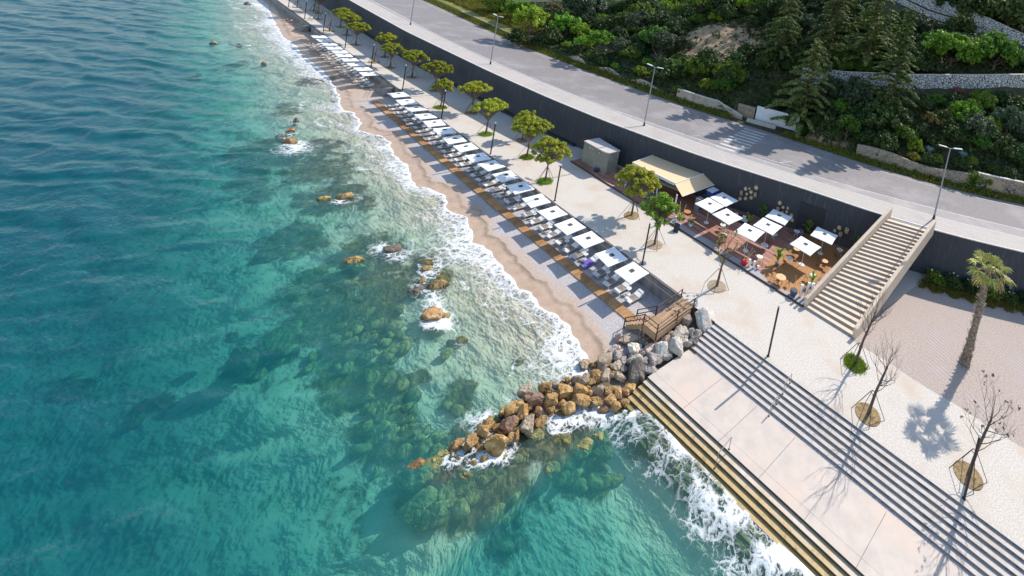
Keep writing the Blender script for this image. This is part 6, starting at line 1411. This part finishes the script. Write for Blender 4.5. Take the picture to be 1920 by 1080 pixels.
add_tree('young_tree', 'young tree with loose fresh green leaves in front of the awning', 'tree', -17.36, 3.44, (('trunk', t_), ('branches', b_), ('crown', c_)), .98, 'chip', .6, None, pit=.95)
for i, (x, y, H_, R_, lean, bed, sd, lab) in enumerate(((-8.38, 3.53, 6.2, 1.5, .03, 'chip', 5, 'thin nearly bare young tree with a few brown leaves before the red pot'), (5.94, 5.22, 7.6, 1.7, .10, 'turf', 6, 'bare leaning tree in a grassy bed by the foot of the street stairs'),
                                                    (8.49, 1.17, 6.6, 1.75, .10, 'soil', 7, 'bare leaning tree in an ochre bed beside the terrace steps'), (15.58, 1.98, 7.2, 2.0, .09, 'soil', 8, 'bare tree with dark seed heads, behind the closest light post'),
                                                    (-97.68, 1.51, 5.0, 1.4, .03, 'soil', 9, 'bare grey tree on the seaward row beyond the beach stairs'), (-127.28, 1.53, 4.6, 1.2, .03, 'soil', 10, 'thin bare tree on the seaward row near the far beach stairs'), (-141.35, 2.6, 4.6, 1.2, .03, 'soil', 11, 'thin bare tree farther than the far beach stairs'), (-157, 1.7, 4.6, 1.2, .03, 'soil', 12, 'farthest thin bare tree on the promenade edge'), (-153.3, 4.4, 4.8, 1.2, .03, 'soil', 13, 'far bare tree of the inner promenade row'))):
    tb, bb, ends = bare(sd, H_, R_, lean)
    parts = [('trunk', tb.mesh('trunk', M['bark'])), ('branches', bb.mesh('branches', M['bark'] if i < 4 else M['bark_grey']))]
    if i in (0, 3):
        mb = MB(); e_ = np.array(ends[::7] if i == 3 else ends[::5]); mb.quads(leaves(e_, .12, 7 if i == 3 else 5, .1 if i == 3 else .16)); parts.append(('leaves', mb.mesh('seed_heads', LM['twig'] if i == 3 else LM['T'])))
    add_tree('bare_tree', lab, 'tree', x, y, parts, 1., bed, .0, 'bare young trees on the promenade', pit=1.0)

# ---- palm
t = thing('fan_palm', 'tall fan palm with shaggy trunk in the raked gravel court', 'palm', (13.72, 13.54, 0.004))
rp = random.Random(9); tb = MB(); pts = []; rad = []
for i in range(60):
    z = 9.6 * i / 59; pts.append((.06 * math.sin(z * .4) + z * .012, .03 * math.cos(z * .5), z)); rad.append(np.interp(z, [0, .5, 1.5, 4, 6.2, 7.2, 9.6], [.50, .44, .36, .27, .30, .26, .24]) * (1.10 if i % 2 else .93) )
tb.tube(pts, rad, 12)
for i in range(330):   # old leaf bases
    z = rp.uniform(.1, 9.5); a = rp.uniform(0, 6.28); r = np.interp(z, [0, .5, 1.5, 4, 6.2, 7.2, 9.6], [.50, .44, .36, .27, .30, .26, .24]); d = Vector((math.cos(a), math.sin(a), 0)); q = Vector((-d.y, d.x, 0)) * .07; o0 = Vector((z * .012, 0, z))
    e_ = rp.uniform(.08, .2) * (1.5 if 5.6 < z < 6.6 else 1)
    tb.add([tuple(o0 + d * r * .92 - q), tuple(o0 + d * r * .92 + q), tuple(o0 + d * (r + e_) + q * .5 + Vector((0, 0, .16))), tuple(o0 + d * (r + e_) - q * .5 + Vector((0, 0, .16)))], [(0, 1, 2, 3)])
tb.build('trunk', mat('palm bark', (.34, .26, .19), (.16, .115, .08), scale=9., rough=.95, bump=.8, c3=(.46, .37, .28), s3=4.), t)
def fan(seed, m_, az, el, L_, R_):
    rf = random.Random(seed); mb = MB(); b0 = Vector((.115, 0, 9.5)); d = Vector((math.cos(az) * math.cos(el), math.sin(az) * math.cos(el), math.sin(el)))
    e = b0 + d * L_ - Vector((0, 0, .18 * L_ * max(.2, math.cos(el)))); mb.tube([b0, (b0 + e) / 2 + Vector((0, 0, .12)), e], [.03, .022, .015], 4)
    dirn = (e - b0).normalized(); side = dirn.cross(Vector((0, 0, 1))); side = side.normalized() if side.length > .1 else Vector((1, 0, 0)); up = side.cross(dirn).normalized()
    n = 22
    for i in range(n):
        a = math.radians(-118 + 236 * i / (n - 1)); dd = (dirn * math.cos(a) + side * math.sin(a)).normalized(); ln = R_ * (1 - .22 * abs(a) / 2.1) * rf.uniform(.88, 1.08)
        md = e + dd * ln * .6 + up * (.07 if i % 2 else -.02); tip = e + dd * ln - Vector((0, 0, ln * rf.uniform(.12, .45))) ; w = dd.cross(up).normalized() * (.065 * R_)
        mb.add([tuple(e), tuple(md - w), tuple(tip), tuple(md + w)], [(0, 1, 2, 3)])
    return mb.build('frond', m_, t)
k = 0
for (el, n_, L_) in ((1.15, 2, .8), (.6, 5, 1.15), (.05, 5, 1.3)):
    for i in range(n_):
        az = i * 2 * PI / n_ + el * 2 + rp.uniform(-.25, .25); fan(k, LM['palm'], az, el + rp.uniform(-.12, .12), L_, rp.uniform(.9, 1.12)); k += 1
for i in range(5): fan(100 + i, LM['straw'], i * 1.3 + .3, rp.uniform(-.55, -.25), 1.1, .95)
# ---- hedge of white flowering shrubs and weeds below the wall
for i, x in enumerate(np.arange(8.7, 27, 1.9)):
    y = wy(x, 1.15); r = 1.3
    t = thing('oleander_shrub', 'dark glossy shrub with white flowers against the wall, %s from the street stairs' % nth(i + 1), 'shrub', (x, y, 0.004), hr.uniform(0, 6), 'white flowering shrubs below the dark wall')
    o = link('foliage', hr.choice(BUSH), t); o.location = (0, 0, .55); o.scale = (1.35, 1.15, 1.15); o.material_slots[0].link = 'OBJECT'; o.material_slots[0].material = LM['D' if i % 3 else 'M']
    mb = MB(); c = np.array([(hr.uniform(-.9, .9), hr.uniform(-.9, .3), hr.uniform(.9, 1.5)) for _ in range(6)]); mb.quads(leaves(c, .07, 5, .11)); mb.build('blossom', M['cushion'], t)
n_ = 2600; gx = rs.uniform(7.6, 30, n_); gy = np.array([wy(v) for v in gx]) - rs.uniform(1.8, 3.9, n_) * (1 - .25 * np.sin(gx * 1.7) ** 2); mb = MB(); mb.quads(blades(gx, gy, gx * 0, .42, .05, rs)); tag(mb.build('weedy_grass', LM['grass']), 'yellow green weeds between the raked gravel and the shrubs', 'grass', kind='stuff')
# ---- cafe plants
def banana(name, lab, x, y, H_, n_, seed, m_='M', pot=None, wide=.22):
    t = thing(name, lab, 'plant', (x, y, DZ)); rb3 = random.Random(seed); mb = MB(); st = MB()
    for i in range(n_):
        a = i * 2.4 + rb3.uniform(-.3, .3); z0 = H_ * rb3.uniform(.15, .6); L_ = H_ * rb3.uniform(.4, .65); d = Vector((math.cos(a), math.sin(a), 0)); q = Vector((-d.y, d.x, 0)); prev = None
        st.tube([(0, 0, 0), (d.x * .05, d.y * .05, z0)], .02, 4)
        P = [Vector((d.x * .05, d.y * .05, z0)) + d * (L_ * .55 * f ** 1.3) + Vector((0, 0, L_ * (f - .45 * f * f * f * 1.3))) for f in np.linspace(0, 1, 6)]; W_ = [.02, .7, 1, .9, .55, .03]
        for j in range(5):
            w0, w1 = q * (wide * H_ * .3 * W_[j]), q * (wide * H_ * .3 * W_[j + 1]); u0, u1 = Vector((0, 0, .04 * W_[j])), Vector((0, 0, .04 * W_[j + 1]))
            mb.add([tuple(P[j] - w0 + u0), tuple(P[j]), tuple(P[j + 1]), tuple(P[j + 1] - w1 + u1), tuple(P[j] + w0 + u0), tuple(P[j + 1] + w1 + u1)], [(0, 1, 2, 3), (1, 4, 5, 2)])
    mb.build('leaf', LM[m_], t); st.build('stem', M['bark'], t)
    if pot: p_ = MB(); p_.lathe([(.18, 0), (.26, .2), (.27, .38), (.22, .38), (.02, .34)], n=16); p_.build('pot', M[pot], t, True)
banana('leafy_plant', 'tall leafy plant with a bare stem in the middle of the deck', -5.9, 11.7, 2.6, 16, 1, 'fresh', 'grey_paint')
banana('leafy_plant', 'bright green plant beside the white table at the stair parapet', -1.45, 11.5, 1.7, 16, 2, 'fresh', 'white')
banana('leafy_plant', 'spiky green plant at the deck edge behind the young tree', -12.3, 8.9, 1.9, 14, 3, 'T', None)
banana('leafy_plant', 'green plant at the deck edge next to the easel board', -17.2, 9.5, 1.4, 14, 4, 'fresh', 'white'); banana('leafy_plant', 'low plant at the base of the awning pole', -18.7, 9.1, 1.2, 14, 5, 'T', None)
banana('banana_plant', 'yellow green broad leaved plant between the cafe parasols', -12.9, 16.3, 1.7, 14, 6, 'fresh', None, .3); banana('banana_plant', 'tall dark banana plant against the wall between two log groups', -12.4, 18.6, 3.0, 7, 7, 'M', None, .3)
banana('banana_plant', 'banana plant against the dark wall panel', -6.4, 20.5, 2.6, 8, 8, 'M', None, .34); banana('banana_plant', 'banana plant in the corner where the stairs meet the wall', -.3, 22.0, 2.8, 9, 9, 'M', None, .3)
banana('leafy_plant', 'dark bush plant against the wall behind the coolers', -17.6, 16.8, 1.7, 12, 10, 'D', None)
mb = MB(); c = np.array([(hr.uniform(-1.9, 1.9), hr.uniform(-.5, .5), hr.uniform(.2, 1.3)) for _ in range(22)]); mb.quads(leaves(c, .35, 30, .16)); o = mb.build('shrub', LM['T']); o.location = (-21.2, 9.0, DZ); tag(o, 'loose orange green shrub along the deck edge below the awning', 'shrub')
# ================= light, sky, camera
w = bpy.data.worlds.new('World'); scene.world = w; w.use_nodes = True
n, l = nid(w); n.clear(); o = n.new('ShaderNodeOutputWorld'); b = n.new('ShaderNodeBackground'); s = n.new('ShaderNodeTexSky')
s.sky_type = 'NISHITA'; s.sun_disc = False
SUN_EL, SUN_AZ = math.radians(43), math.atan2(.122, .992)
s.sun_elevation = SUN_EL; s.sun_rotation = SUN_AZ; s.air_density = 1.2; s.dust_density = .6; s.ozone_density = 1.5
b.inputs['Strength'].default_value = .15
l.new(s.outputs[0], b.inputs[0]); l.new(b.outputs[0], o.inputs[0])
sd = bpy.data.lights.new('sun', 'SUN'); sd.energy = 3.65; sd.angle = math.radians(.53); sd.color = (1., .945, .87)
so = bpy.data.objects.new('sun', sd); COL.objects.link(so)
dv = Vector((math.sin(SUN_AZ) * math.cos(SUN_EL), math.cos(SUN_AZ) * math.cos(SUN_EL), math.sin(SUN_EL)))
so.rotation_euler = dv.to_track_quat('Z', 'Y').to_euler()
cd = bpy.data.cameras.new('camera'); co = bpy.data.objects.new('camera', cd); COL.objects.link(co); scene.camera = co
R_ = Matrix((CAM_RIGHT, [-x for x in CAM_DOWN], [-x for x in CAM_FWD])).transposed()
co.matrix_world = Matrix.Translation(CAM_LOC) @ R_.to_4x4()
cd.sensor_fit = 'HORIZONTAL'; cd.sensor_width = 36; cd.lens = CAM_PAR[0]; cd.shift_x = CAM_PAR[1]; cd.shift_y = CAM_PAR[2]
cd.clip_start = .5; cd.clip_end = 3000
vs = scene.view_settings; vs.view_transform = 'Standard'; vs.look = 'None'; vs.exposure = .58; vs.gamma = 1; vs.use_curve_mapping = False
scene.cycles.max_bounces = 6; scene.cycles.diffuse_bounces = 3; scene.cycles.glossy_bounces = 2; scene.cycles.transparent_max_bounces = 8; scene.cycles.sample_clamp_indirect = 4
scene.cycles.use_denoising = True
